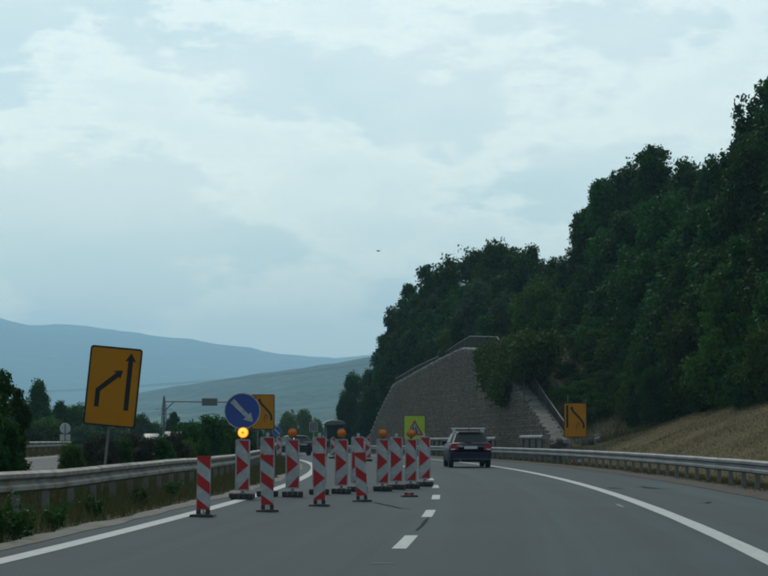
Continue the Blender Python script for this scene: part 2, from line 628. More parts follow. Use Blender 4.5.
def far_h(x, y):
    r = math.hypot(x, y)
    az = math.atan2(x, y)
    px = CX + F * math.tan(az) if abs(az) < 1.2 else (2000 if az > 0 else -400)
    base = -12 - 16 * smooth(r, 300, 1500)
    up_near = (HOR - lerp_tab(NEAR, px)) / F * 3100 - base
    up_far = (HOR - lerp_tab(FAR, px)) / F * 9000 - base
    hn = up_near * smooth(r, 1000, 3100) * (1 - 0.65 * smooth(r, 3100, 3900))
    hf = up_far * smooth(r, 4200, 9000) ** 0.9
    z = base + hn * (1 - smooth(r, 3700, 5000)) + hf
    nz = noise.noise(Vector((x / 420, y / 420, 1.7))) + 0.5 * noise.noise(Vector((x / 150, y / 150, 4.1)))
    z += 7 * abs(noise.noise(Vector((x / 200, y / 500, 8.3)))) * smooth(r, 1200, 2200)
    z += (10 * noise.noise(Vector((x / 420, y / 1200, 2.2))) + 6 * noise.noise(Vector((x / 120, y / 400, 5.2)))) * smooth(r, 4000, 6000) + 3.0 * noise.noise(Vector((x / 40, y / 110, 6.6))) * smooth(r, 1500, 2400)
    z += nz * (5 * smooth(r, 800, 2200) + 8 * smooth(r, 4000, 6500))
    return z


def terrain_material():
    m = bpy.data.materials.new('far_terrain')
    m.use_nodes = True
    t = m.node_tree
    b = t.nodes['Principled BSDF']
    l = t.links.new
    tcn = N(t, 'ShaderNodeTexCoord')
    mp_ = N(t, 'ShaderNodeMapping')
    mp_.inputs['Scale'].default_value = (0.004, 0.0022, 0.004)
    l(tcn.outputs['Object'], mp_.inputs[0])
    vor = setin(N(t, 'ShaderNodeTexVoronoi'), Scale=1.0)
    l(mp_.outputs[0], vor.inputs['Vector'])
    field = mixc(t, (0.08, 0.125, 0.07), (0.14, 0.18, 0.11), vor.outputs['Color'])
    cl = setin(N(t, 'ShaderNodeTexNoise'), Scale=0.006, Detail=6.0, Roughness=0.6)
    l(tcn.outputs['Object'], cl.inputs['Vector'])
    tree = setin(N(t, 'ShaderNodeTexNoise'), Scale=0.055, Detail=5.0, Roughness=0.7)
    l(tcn.outputs['Object'], tree.inputs['Vector'])
    stand = setin(N(t, 'ShaderNodeTexNoise'), Scale=0.011, Detail=8.0, Roughness=0.65)
    l(tcn.outputs['Object'], stand.inputs['Vector'])
    forest = mixc(t, (0.006, 0.022, 0.020), (0.060, 0.090, 0.060), ramp_out(t, tree.outputs[0], 0.35, 0.65))
    forest = mixc(t, forest, (0.070, 0.105, 0.090), ramp_out(t, stand.outputs[0], 0.50, 0.66))
    sep = N(t, 'ShaderNodeSeparateXYZ')
    l(tcn.outputs['Object'], sep.inputs[0])
    mr = setin(N(t, 'ShaderNodeMapRange'), From_Min=-15.0, From_Max=45.0, To_Min=0.10, To_Max=-0.17)
    l(sep.outputs['Z'], mr.inputs[0])
    ad = N(t, 'ShaderNodeMath', operation='ADD')
    l(cl.outputs[0], ad.inputs[0])
    l(mr.outputs[0], ad.inputs[1])
    c = mixc(t, forest, field, ramp_out(t, ad.outputs[0], 0.50, 0.56))
    l(c, b.inputs['Base Color'])
    b.inputs['Roughness'].default_value = 1.0
    b.inputs['Specular IOR Level'].default_value = 0.05
    bn = setin(N(t, 'ShaderNodeBump'), Strength=1.0, Distance=9.0)
    l(tree.outputs[0], bn.inputs['Height'])
    l(bn.outputs[0], b.inputs['Normal'])
    return m


azs = list(np.arange(-180, -26, 4.0)) + list(np.arange(-26, 26, 0.16)) + list(np.arange(26, 180, 4.0))
rs = [40.0]
while rs[-1] < 11400:
    rs.append(rs[-1] * 1.026)
tv, tq = [(0.0, 0.0, -12.0)], []
na = len(azs)
for r in rs:
    for a in azs:
        x, y = r * math.sin(rad(a)), r * math.cos(rad(a))
        tv.append((x, y, far_h(x, y)))
for i in range(len(rs) - 1):
    for j in range(na):
        j2 = (j + 1) % na
        tq.append((1 + i * na + j, 1 + i * na + j2, 1 + (i + 1) * na + j2, 1 + (i + 1) * na + j))
tm = np_mesh('terrain', tv, tq, terrain_material())
for p in tm.polygons:
    p.use_smooth = True
structure('terrain', tm)

# ------------------------------------------------------------------ road
RS = list(np.arange(-110, 140, 2.0)) + list(np.arange(140, 401, 6.0))
road = structure('road', strip_mesh('road', RS, [-0.55, 1.8, 3.7, 5.6, 7.6], lambda s, o: zr(s), 'asphalt', True))
sh = structure('hard_shoulder', strip_mesh('hard_shoulder', RS, [7.58, 8.8, 10.1], lambda s, o: zr(s) - 0.003 if o < 7.59 else zr(s), 'asphalt_shoulder', True))
# fix the joint: the shoulder butts against the lane
structure('opposite_road', strip_mesh('opposite_road', RS, [-12.5, -8.75, -5.1], lambda s, o: zr(s) + 0.30, 'asphalt_far', True))


def marking(name, s0, s1, o, w, parent, mat='paint', z=0.004, ds=2.0, wob=0.0):
    n = max(1, int((s1 - s0) / ds))
    SL = [s0 + (s1 - s0) * i / n for i in range(n + 1)]
    vs_, q = [], []
    for i, s in enumerate(SL):
        j = wob * noise.noise(Vector((s * 0.7, o, 0)))
        for oo in (o - w / 2 + j, o + w / 2 - j):
            p = P(s, oo)
            vs_.append((p.x, p.y, p.z + z))
        if i:
            k = 2 * i
            q.append((k - 2, k - 1, k + 1, k))
    return link(name, np_mesh(name, vs_, q, mat), parent)


marking('edge_line', -100, 380, 0.0, 0.25, road, wob=0.012)
marking('edge_line', -100, 380, 7.45, 0.25, road, wob=0.01)
for k in range(-6, 30):
    marking('lane_dash', -38.9 + 9 * k, -35.85 + 9 * k, 3.72, 0.16, road, ds=1.0)
opp = bpy.data.objects['opposite_road']
for oo in (-12.1, -5.5):
    marking('edge_line', -100, 300, oo, 0.2, opp, z=0.304)


def streak(name, pts, w, mat, parent, z=0.009):
    """a tapering crack or smear through photo pixels on the road"""
    g_ = []
    for px, py in pts:
        d = EYE * F / (py - HOR)
        g_.append(Vector(((px - CX) / F * d, d, z)))
    vs_, q = [], []
    for i, p in enumerate(g_):
        t = (g_[min(i + 1, len(g_) - 1)] - g_[max(i - 1, 0)]).normalized()
        nrm = Vector((t.y, -t.x, 0))
        ww = w * (0.25 + 0.75 * math.sin(math.pi * (i + 0.5) / len(g_))) * random.uniform(0.7, 1.2)
        vs_ += [p - nrm * ww / 2, p + nrm * ww / 2]
        if i:
            k = 2 * i
            q.append((k - 2, k - 1, k + 1, k))
    return link(name, np_mesh(name, vs_, q, mat), parent)


streak('tar_smear', [(416, 530), (421, 526), (425, 521), (428, 517)], 0.05, 'tar', road)
streak('tar_crack', [(374, 502), (382, 504), (390, 505.5), (400, 508), (412, 509)], 0.06, 'tar', road)
streak('paint_scuff', [(372, 563), (380, 562.6), (388, 562.8), (394, 563)], 0.07, 'scuff', road)
streak('paint_scuff', [(616, 504), (619, 506), (622, 507.5)], 0.12, 'scuff', road)
streak('tar_patch', [(607, 487.5), (615, 488), (622, 488.3)], 0.14, 'tar', sh)
streak('tar_patch', [(640, 486.5), (650, 488), (660, 488.5), (672, 488.6)], 0.18, 'tar', sh)
streak('tar_patch', [(698, 502.5), (704, 502.8), (709, 502)], 0.15, 'tar', sh)

# ragged sandy strip along the left edge and leaf litter along the right one
def ragged(name, o0, o1, amp, mat, z, s0=-60, s1=120, both=False):
    vs_, q = [], []
    n = 5
    ss = np.arange(s0, s1, 0.4)
    for i, s in enumerate(ss):
        e = amp * (noise.noise(Vector((s * 0.35, 3.1, o0))) + 0.6 * noise.noise(Vector((s * 1.7, 7.1, o0))))
        b = amp * 0.35 * noise.noise(Vector((s * 0.6, 1.1, o0))) if both else 0
        for j in range(n):
            t = j / (n - 1)
            o = o0 + b + (o1 + e - o0 - b) * t
            p = P(s, o)
            bumpz = 0.025 * math.sin(math.pi * t) * (1 + noise.noise(Vector((s * 1.3, t * 3, 0))))
            vs_.append((p.x, p.y, max(near_h(s, o), zr(s)) + z + bumpz))
        if i:
            for j in range(n - 1):
                k = i * n + j
                q.append((k - n, k - n + 1, k + 1, k))
    return structure(name, np_mesh(name, vs_, q, mat))


ragged('sand_strip', -0.46, -0.80, 0.22, 'sand', 0.006, both=True)
ragged('dirt_strip', 10.0, 11.25, 0.2, 'dirt', 0.008, both=True)

# ------------------------------------------------------------------ guardrails
WPROF = [(0.0, 0.155), (-0.03, 0.14), (-0.08, 0.115), (-0.08, 0.06), (-0.015, 0.02), (-0.015, -0.02), (-0.08, -0.06), (-0.08, -0.115), (-0.03, -0.14), (0.0, -0.155)]


def guardrail(name, label, o, s0, s1, ztop, side, mat, step=4.0, post_step=2.0, sag=0.0, seed=0):
    """side: +1 the traffic face looks to smaller o, -1 to larger o"""
    rnd = random.Random(seed)
    root = empty(name, P(s0, o, ztop - 0.75), 0, label, 'guardrail')
    inv = Vector(root.location)
    # one curved 4 m beam, shared by all bays
    mb = MB()
    zc = ztop - 0.155
    nseg = 4
    np_ = len(WPROF)
    for i in range(nseg + 1):
        a = (step + 0.12) * i / nseg / RAD
        for (dx, dz) in WPROF:
            r = RAD + o + dx * side
            mb.v.append((r * math.cos(a) - RAD - o, r * math.sin(a), zc + dz))
    for i in range(nseg):
        for j in range(np_ - 1):
            k = i * np_ + j
            mb.f.append((k, k + 1, k + 1 + np_, k + np_))
    bm_ = mb.mesh('beam', mat)
    pm_ = MB()
    x0, x1 = (0.03, 0.13) if side > 0 else (-0.13, -0.03)
    pm_.box(x0, x1, -0.03, 0.03, -0.4, ztop - 0.06)
    post_me = pm_.mesh('post', 'post_steel')
    sp = MB().box(-0.012 if side > 0 else -0.03, 0.03 if side > 0 else 0.012, -0.05, 0.05, zc - 0.09, zc + 0.09).mesh('spacer', mat)
    bolt = MB().lathe_y([(-0.02, 0.016), (0.0, 0.02)], 6).mesh('bolt', 'post_steel')
    s, i = s0, 0
    while s < s1 - 0.1:
        b = link('beam', bm_, root)
        p = P(s, o)
        dz, dz2 = (sag * noise.noise(Vector((q_ * 0.11, 0.5, seed))) for q_ in (s, s + step))
        b.location = Vector((p.x, p.y, zr(s) + dz)) - inv
        b.rotation_euler = (math.atan2(dz2 - dz + zr(s + step) - zr(s), step), rnd.uniform(-1, 1) * sag * 0.15, s / RAD)
        if i % 2:
            b.location.z += 0.004
            b.location.x -= 0.004 * side
        s += step
        i += 1
    s = s0
    while s < s1 + 0.1:
        p = P(s, o)
        b = link('post', post_me, root)
        b.location = Vector((p.x, p.y, zr(s))) - inv
        b.rotation_euler = (rnd.uniform(-.02, .02), rnd.uniform(-.02, .02), s / RAD)
        c = link('spacer', sp, root)
        c.location = b.location
        c.rotation_euler = (0, 0, s / RAD)
        s += post_step
    return root


rail_r = guardrail('guardrail', 'long grey steel guardrail curving along the right shoulder past the wall', 10.85, -34, 150, 0.68, 1, 'steel', seed=1)
rail_l = guardrail('guardrail', 'weathered pale steel guardrail beside the left edge line and signs', -1.95, -46, 110, 0.72, -1, 'old_steel', sag=0.05, seed=2)
rail_o = guardrail('guardrail', 'far guardrail beyond the opposite road, seen between the bushes', -13.6, -6, 150, 1.0, -1, 'old_steel', step=4.0, post_step=4.0, seed=3)

# ------------------------------------------------------------------ retaining wall
wall = empty('retaining_wall', P((WS0 + WS1) / 2, WO), 0, 'tall grey stone retaining wall curving behind the right guardrail', 'wall')
winv = Vector(wall.location)


def wp(s, o, z):
    return P(s, o, z) - winv


mb = MB()
ss = np.linspace(WS0, WS1, 60)
for i, s in enumerate(ss):
    h = wall_top(s)
    mb.v += [tuple(wp(s, WO + 0.03, -0.5)), tuple(wp(s, WO + 0.03, max(0.1, h - 0.05))), tuple(wp(s, WO + 1.0, max(0.1, h - 0.05))), tuple(wp(s, WO + 1.0, -0.5))]
    if i:
        k = 4 * i
        for j in range(4):
            j2 = (j + 1) % 4
            mb.f.append((k - 4 + j, k - 4 + j2, k + j2, k + j))
mb.f += [(0, 1, 2, 3), (len(mb.v) - 1, len(mb.v) - 2, len(mb.v) - 3, len(mb.v) - 4)]
mb.build('wall_core', 'mortar', wall)
# rubble stones of the face: too small to pick apart, one part
mb = MB()
z = -0.1
while z < 8.2:
    hh = random.uniform(0.11, 0.20)
    s = WS0 + random.uniform(0, 0.3)
    while s < WS1:
        w = random.uniform(0.12, 0.34)
        t = wall_top(min(WS1, s + w / 2))
        if z + hh * 0.4 < t:
            z1 = min(z + hh, t)
            j = lambda q=0.03: random.uniform(-q, q)
            g_ = 0.014
            pr = random.uniform(0.0, 0.03)
            a0, a1, b0, b1 = s + g_ + j(), s + w - g_ + j(), z + g_ + j(), z1 - g_ + j()
            if a1 - a0 > 0.1 and b1 - b0 > 0.06:
                c = [(a0, b0 + j()), (a1, b0 + j()), (a1 + j(), b1 + j()), (a0 + j(), b1 + j())]
                vs_ = [wp(u, WO + 0.06, v) for u, v in c]
                cx_, cz_ = (a0 + a1) / 2, (b0 + b1) / 2
                vs_ += [wp(cx_ + (u - cx_) * 0.86, WO - pr, cz_ + (v - cz_) * 0.84) for u, v in c]
                mb.add(vs_, [(4, 7, 6, 5), (0, 4, 5, 1), (1, 5, 6, 2), (2, 6, 7, 3), (3, 7, 4, 0)])
        s += w
    z += hh
st = mb.build('face_stones', 'stone', wall)
st['kind'] = 'stuff'


def rough_stone(sx, sy, sz, seed, amp=0.18):
    rnd = random.Random(seed)
    vs_, fs = [], []
    n, m_ = 6, 4
    for i in range(m_ + 1):
        th = math.pi * i / m_
        for k in range(n):
            ph = 2 * math.pi * k / n + (0.3 if i % 2 else 0)
            e = 1 + rnd.uniform(-amp, amp)
            x, y, z_ = math.sin(th) * math.cos(ph), math.sin(th) * math.sin(ph), math.cos(th)
            q = max(abs(x), abs(y), abs(z_)) ** 0.55
            vs_.append((x / q * sx / 2 * e, y / q * sy / 2 * e, z_ / q * sz / 2 * e))
    for i in range(m_):
        for k in range(n):
            k2 = (k + 1) % n
            fs.append((i * n + k, (i + 1) * n + k, (i + 1) * n + k2, i * n + k2))
    return MB().add(vs_, fs)


cop = [rough_stone(0.86, 0.92, 0.26, 20 + i, 0.07).mesh('coping_stone', 'coping') for i in range(4)]
pale = [rough_stone(0.95, 1.35, 0.24, 30 + i, 0.12).mesh('coping_stone', 'rubble') for i in range(4)]
s = WS0 + 0.2
k = 0
S_IVY = s_px(512, WO)
while s < WS1 - 0.3:
    h0, h1 = wall_top(s), wall_top(s + 0.8)
    big = s < S_IVY + 1
    o_ = link('coping_stone', (pale if big else cop)[k % 4], wall)
    p = wp(s + 0.4, WO + (0.42 if big else 0.36), (h0 + h1) / 2 + (-0.04 if big else 0.05))
    o_.location = p
    o_.rotation_euler = (math.atan2(h1 - h0, 0.8), random.uniform(-.05, .05), s / RAD)
    slope = math.hypot(1, (h1 - h0) / 0.8)
    o_.scale = (1, 1.0 * min(slope, 1.8), 1)
    s += 0.86 if slope < 1.4 else 0.6
    k += 1


def wall_fence(name, label, pts, o, low, post_px=9, parent_mat='fence', mesh=True, drop=None):
    """posts, top rail and wire mesh; pts = photo points of the top rail at offset o"""
    P3 = []
    for px, py in pts:
        s = s_px(px, o)
        p = P(s, o)
        P3.append((s, EYE + (HOR - py) / F * p.y - zr(s)))
    root = empty(name, P(P3[0][0], o), 0, label, 'fence')
    inv = Vector(root.location)
    top = MB().tube([P(s, o, z_) - inv for s, z_ in P3], 0.035, 6)
    top.build('top_rail', 'rail_grey', root)
    s0, s1 = P3[0][0], P3[-1][0]
    n = max(2, int(abs(s1 - s0) / 2.0))
    tab = sorted(P3)
    wires = MB()
    for i in range(n + 1):
        s = s0 + (s1 - s0) * i / n
        zt = lerp_tab(tab, s)
        zb = low(s)
        MB().tube([P(s, o, zb) - inv, P(s, o, zt) - inv], 0.035, 6).build('post', 'rail_grey', root)
    if mesh:
        d = 0.13
        s = min(s0, s1)
        e = max(s0, s1)
        while s < e:
            zt, zb = lerp_tab(tab, s), low(s)
            wires.tube([P(s, o, zb) - inv, P(s, o, zt) - inv], 0.016, 3, False)
            s += d
        for q in range(1, 9):
            prev = None
            pts_ = []
            sv = min(s0, s1)
            while sv <= e:
                zt, zb = lerp_tab(tab, sv), low(sv)
                pts_.append(P(sv, o, zb + (zt - zb) * q / 9) - inv)
                sv += 1.0
            wires.tube(pts_, 0.016, 3, False)
        w = wires.build('wire_mesh', 'fence', root)
        w['kind'] = 'stuff'
    return root


wall_fence('wire_fence', 'dark wire mesh fence standing on top of the stone wall', [(506, 350), (497, 337), (470, 336.5), (456, 345), (440, 356), (418, 366), (396, 379)], WO + 0.85,
           lambda s: wall_top(s) - 0.1)
wall_fence('stair_railing', 'dark railing sloping down beside the pale stones right of the ivy', [(565, 424), (546, 396), (527, 366)], WO + 1.0,
           lambda s: wall_top(s) - 0.35)

# loose pale rubble round the foot of the railing, under the orange sign
rub = [rough_stone(0.9, 0.8, 0.6, 50 + i, 0.22).mesh('boulder', 'rubble') for i in range(5)]
bx = [(559, 441, 'grey boulder left of the right-hand orange sign, at the stone wall end'),
      (590, 441, 'pale boulder just right of the right-hand orange sign post'),
      (597, 440, 'rightmost boulder beside the right-hand orange sign'),
      (585, 437, 'pale boulder partly hidden by the right-hand orange sign'),
      (552, 446, 'low grey boulder behind the guardrail, left of the right-hand orange sign')]
for i, (px, py, lb) in enumerate(bx):
    s = s_px(px, 12.9)
    o_ = tag(link('boulder', rub[i % 5]), lb, 'boulder', 'boulders at the end of the stone wall')
    p = P(s, 12.9 + (0.6 if py < 438 else 0), 0)
    zz = EYE + (HOR - py) / F * p.y
    o_.location = (p.x, p.y, max(zz, near_h(s, 12.9) + 0.2))
    o_.rotation_euler = (random.uniform(-.3, .3), random.uniform(-.3, .3), random.uniform(0, 6))
    o_.scale = [random.uniform(0.42, 0.62)] * 3


def short_railing(px0, px1, o, ztop, n, label):
    s0, s1 = s_px(px1, o), s_px(px0, o)
    root = empty('drain_railing', P(s0, o), 0, label, 'railing', 'short railings at the foot of the wall')
    inv = Vector(root.location)
    mb_ = MB()
    a, b = P(s0, o) - inv, P(s1, o) - inv
    mb_.tube([a + Vector((0, 0, ztop)), b + Vector((0, 0, ztop))], 0.11, 8)
    mb_.build('top_bar', 'steel', root)
    for i in range(n):
        p = a.lerp(b, (i + 0.3) / (n - 0.4))
        MB().tube([p + Vector((0, 0, -0.1)), p + Vector((0, 0, ztop))], 0.085, 8).build('post', 'rail_grey', root)
    return root


short_railing(521, 543, 11.9, 1.22, 4, 'short grey railing at the wall foot right of the car')
short_railing(428, 450, 12.0, 1.15, 5, 'short grey railing at the wall foot left of the car')
short_railing(484, 496, 12.0, 1.15, 3, 'short grey railing at the wall foot just behind the car')

# ------------------------------------------------------------------ warning boards
def clip_poly(poly, z0, z1):
    for lim, keep in ((z0, 1), (z1, -1)):
        out = []
        for i in range(len(poly)):
            a, b = poly[i], poly[(i + 1) % len(poly)]
            ia, ib = (a[1] - lim) * keep >= 0, (b[1] - lim) * keep >= 0
            if ia:
                out.append(a)
            if ia != ib:
                t = (lim - a[1]) / (b[1] - a[1])
                out.append((a[0] + (b[0] - a[0]) * t, lim))
        poly = out
    return poly


def rounded(w, h, r, n=4, z0=0.0):
    pts = []
    for cx_, cz_, a0 in ((w / 2 - r, z0 + r, -90), (w / 2 - r, z0 + h - r, 0), (-w / 2 + r, z0 + h - r, 90), (-w / 2 + r, z0 + r, 180)):
        for i in range(n + 1):
            a = rad(a0 + 90 * i / n)
            pts.append((cx_ + r * math.cos(a), cz_ + r * math.sin(a)))
    return pts


def frame_ring(outer, inner, y0, y1, name, mat, parent):
    n = len(outer)
    mb_ = MB()
    mb_.v = [(x, y0, z_) for x, z_ in outer] + [(x, y0, z_) for x, z_ in inner] + [(x, y1, z_) for x, z_ in outer] + [(x, y1, z_) for x, z_ in inner]
    for i in range(n):
        j = (i + 1) % n
        mb_.f += [(i, j, n + j, n + i), (2 * n + i, 3 * n + i, 3 * n + j, 2 * n + j), (i, 2 * n + i, 2 * n + j, j), (n + i, n + j, 3 * n + j, 3 * n + i)]
    return mb_.build(name, mat, parent)


def lamp(root, ztop, lit):
    zc = ztop + 0.135
    MB().tube([(0, 0.01, ztop - 0.05), (0, 0.01, zc - 0.08)], 0.022, 8).build('lamp_stem', 'black', root)
    h = MB().lathe_y([(-0.03, 0.085), (-0.03, 0.103), (0.035, 0.103), (0.05, 0.08)], 24, (0, 0, zc)).build('lamp_housing', 'lens_lit' if lit else 'lens_rim', root)
    ln = MB().lathe_y([(-0.056, 0.02), (-0.052, 0.055), (-0.042, 0.08), (-0.031, 0.090)], 24, (0, 0, zc)).build('lens', 'lamp_core' if lit else 'lens', h, True)
    MB().lathe_y([(-0.062, 0.014), (-0.0555, 0.026)], 12, (0, 0, zc)).build('bulb', 'lens_lit' if lit else 'lens', h)


def big_board(name, label, group, kind, W=0.27, H=0.98, zb=0.17):
    root = empty(name, (0, 0, 0), 0, label, 'warning board', group)
    MB().prism(rounded(W, H, 0.03, 4, zb), -0.012, 0.03).build('panel', 'white', root)
    frame_ring(rounded(W + 0.012, H + 0.012, 0.034, 4, zb - 0.006), rounded(W - 0.024, H - 0.024, 0.022, 4, zb + 0.012), -0.022, -0.004, 'frame', 'white', root)
    i = 0.022
    x0, x1 = -W / 2 + i, W / 2 - i
    zt, z0 = zb + H - i, zb + i

    def uv(u, v):
        return (x0 + (x1 - x0) * u, z0 + (zt - z0) * v)
    for poly in ([uv(0.14, 1.0), uv(1, 0.74), uv(1, 1.0)], [uv(0, 0.29), uv(1, 0.495), uv(0, 0.70)], [uv(0.10, 0), uv(1, 0), uv(1, 0.24)]):
        MB().prism(poly, -0.017, -0.0125).build('red_stripe', 'red', root)
    # rubber foot of four blocks on a plate
    for k_ in range(4):
        x = -0.215 + 0.1075 * k_
        MB().box(x + 0.004, x + 0.1035, -0.20, 0.20, 0.012, 0.115).build('foot_block', 'rubber', root, bevel=0.02)
    MB().box(-0.20, 0.20, -0.17, 0.17, 0.0, 0.03).build('foot_plate', 'black', root)
    MB().box(-0.03, 0.03, 0.031, 0.075, 0.10, zb + H + (0.085 if kind == 'stub' else 0.0)).build('post', 'sign_grey', root)
    if kind != 'stub':
        lamp(root, zb + H, kind == 'lit')
    return root


def small_board(label, arrow=False, W=0.205, H=0.80, zb=0.10):
    root = empty('beacon_post', (0, 0, 0), 0, label, 'beacon post', 'low striped beacon posts')
    MB().prism(rounded(W, H, 0.035, 4, zb), -0.02, 0.02).build('panel', 'white', root)
    e = 0.004
    if arrow:
        x0, x1, z0, zt = -W / 2 + e, W / 2 - e, zb + 0.012, zb + H - 0.012
        uv = lambda u, v: (x0 + (x1 - x0) * u, z0 + (zt - z0) * v)
        polys = [[uv(0, 0.985), uv(1, 0.72), uv(1, 0.985)], [uv(0, 0.27), uv(1, 0.48), uv(0, 0.69)], [uv(0, 0), uv(1, 0), uv(1, 0.22), uv(0, 0.02)]]
    else:
        polys = [clip_poly([(-W / 2 + e, zb + H * (1 - l1)), (W / 2 - e, zb + H * (1 - r1)), (W / 2 - e, zb + H * (1 - r0)), (-W / 2 + e, zb + H * (1 - l0))], zb + 0.012, zb + H - 0.012)
                 for l0, l1, r0, r1 in ((-0.2, 0.05, -0.02, 0.24), (0.30, 0.52, 0.49, 0.71), (0.78, 1.1, 0.97, 1.3))]
    for poly in polys:
        MB().prism(poly, -0.0255, -0.0205).build('red_stripe', 'red', root)
    MB().prism(rounded(W + 0.008, 0.045, 0.02, 3, zb + H - 0.03), -0.023, 0.023).build('cap', 'red', root)
    for sx in (-1, 1):
        MB().box(sx * 0.07 - 0.032, sx * 0.07 + 0.032, -0.05, 0.05, 0.03, zb + 0.01).build('clamp', 'rubber', root, bevel=0.01)
    MB().box(-0.02, 0.02, -0.03, 0.03, 0.03, zb + 0.01).build('stem', 'sign_grey', root)
    MB().prism([(-0.19, 0.0), (0.19, 0.0), (0.17, 0.035), (-0.17, 0.035)], -0.19, 0.19).build('foot', 'rubber', root, bevel=0.008)
    return root


def ground_at(px, py):
    d = EYE * F / (py - HOR)
    return Vector(((px - CX) / F * d, d, 0.0))


lamp_grp = 'chevron boards carrying an amber lamp'
stub_grp = 'taller chevron boards between the lamp boards'
LB = [(243, 499, 'lit', 'chevron board under the only brightly lit amber lamp, below the blue disc'),
      (293, 496.5, 'lamp', 'second lamp board from the left, with unlit amber lamp before the green bushes'),
      (341.5, 493.3, 'lamp', 'middle of the five lamp boards, its unlit amber lamp before the tractor'),
      (382.5, 490.8, 'lamp', 'lamp board fourth from left, its unlit lamp before the stone wall'),
      (410.5, 488.2, 'lamp', 'lamp board whose unlit amber lamp overlaps the lime green sign')]
proto = {}
for px, py, kind, lb in LB:
    if kind not in proto:
        proto[kind] = big_board('chevron_board', lb, lamp_grp, kind)
        o_ = proto[kind]
        o_.location = ground_at(px, py)
    else:
        o_ = copy_tree(proto[kind], ground_at(px, py), 0, lb)
    o_.rotation_euler = (random.uniform(-.01, .01), random.uniform(-.012, .012), random.uniform(-.08, .08))
SBD = [(268, 496, 'tall chevron board right of the lit lamp, half hidden by a beacon post'),
       (319.5, 494, 'tall chevron board left of the tractor, behind a low beacon post'),
       (357.5, 491.3, 'tall chevron board right of the tractor, behind a low beacon post'),
       (396.2, 489, 'tall chevron board standing between the two rightmost amber lamps'),
       (424.5, 486, 'rightmost chevron board, nearest the blue car')]
for px, py, lb in SBD:
    if 'stub' not in proto:
        proto['stub'] = big_board('chevron_board', lb, stub_grp, 'stub', 0.285, 1.02, 0.18)
        o_ = proto['stub']
        o_.location = ground_at(px, py)
    else:
        o_ = copy_tree(proto['stub'], ground_at(px, py), 0, lb)
    o_.rotation_euler = (random.uniform(-.01, .01), random.uniform(-.012, .012), random.uniform(-.08, .08))
for px, Y, lb in ((368, 108, 'distant chevron board seen between the tall boards near the wall end'),
                  (279, 118, 'distant chevron board below the small far blue disc sign'),
                  (333, 124, 'distant chevron board in front of the tractor')):
    p = at(px, 440, Y)
    s, o = so(p.x, p.y)
    o_ = copy_tree(proto['stub'], (p.x, p.y, zr(s)), random.uniform(-.1, .1), lb)
    o_['group'] = 'distant chevron boards'

SMB = [(204, 516, 'leftmost low striped beacon post, standing on the left edge line'),
       (268, 511, 'low beacon post in front of the board right of the lit lamp'),
       (319.7, 505.5, 'low beacon post with a chevron arrow before the tall board left of the tractor'),
       (362, 501, 'rightmost low beacon post, in front of the tall board')]
ps = None
for i, (px, py, lb) in enumerate(SMB):
    if ps is None or i == 2:
        o_ = small_board(lb, i == 2)
        ps = ps or o_
        o_.location = ground_at(px, py)
    else:
        o_ = copy_tree(ps, ground_at(px, py), 0, lb)
    o_.rotation_euler = (random.uniform(-.02, .02), (0.012, -0.012, -0.006, -0.035)[i], random.uniform(-.1, .1))
# a foot whose board is gone
root = empty('rubber_base', ground_at(409, 496.5), 0.1, 'empty dark rubber beacon base lying on the road before the rightmost boards', 'rubber base')
MB().prism([(-0.17, 0.0), (0.17, 0.0), (0.15, 0.04), (-0.15, 0.04)], -0.17, 0.17).build('foot', 'rubber', root, bevel=0.008)
for sx in (-1, 1):
    MB().box(sx * 0.06 - 0.032, sx * 0.06 + 0.032, -0.05, 0.05, 0.04, 0.09).build('clamp', 'rubber', root, bevel=0.01)
MB().box(-0.08, 0.08, -0.06, -0.052, 0.045, 0.075).build('red_stripe', 'red', root)


# ------------------------------------------------------------------ signs
def stroke(root, name, pts, w, mat, y, head=None):
    """a line of even width with an optional arrow head, as a thin raised plate"""
    pts = [Vector((p[0], p[1])) for p in pts]
    L_, R_ = [], []
    for i, p in enumerate(pts):
        d0 = (p - pts[i - 1]).normalized() if i else None
        d1 = (pts[i + 1] - p).normalized() if i < len(pts) - 1 else None
        d = (d0 + d1).normalized() if d0 and d1 else (d0 or d1)
        nrm = Vector((-d.y, d.x))
        k_ = 1.0 / max(0.4, nrm.dot(Vector((-d1.y, d1.x)))) if d0 and d1 else 1.0
        L_.append(p + nrm * w / 2 * k_)
        R_.append(p - nrm * w / 2 * k_)
    if head:
        hw, hl = head
        d = (pts[-1] - pts[-2]).normalized()
        nrm = Vector((-d.y, d.x))
        L_ += [pts[-1] + nrm * hw / 2 - d * hl * 0.12, pts[-1] + d * hl]
        R_ += [pts[-1] - nrm * hw / 2 - d * hl * 0.12]
    n = len(pts)
    mb_ = MB()
    for i in range(n - 1):
        quad = [L_[i], R_[i], R_[i + 1], L_[i + 1]]
        mb_.prism([(p.x, p.y) for p in quad], y, y + 0.004)
    if head:
        mb_.prism([(p.x, p.y) for p in (L_[n - 1], L_[n], L_[n + 1], R_[n], R_[n - 1])], y, y + 0.004)
    return mb_.build(name, mat, root)


def orange_plate(root, W, H, z0):
    MB().prism(rounded(W, H, 0.06, 4, z0), -0.006, 0.02).build('plate', 'sign_orange', root)
    frame_ring(rounded(W + 0.002, H + 0.002, 0.06, 4, z0 - 0.001), rounded(W - 0.06, H - 0.06, 0.035, 4, z0 + 0.03), -0.011, -0.003, 'border', 'sign_black', root)


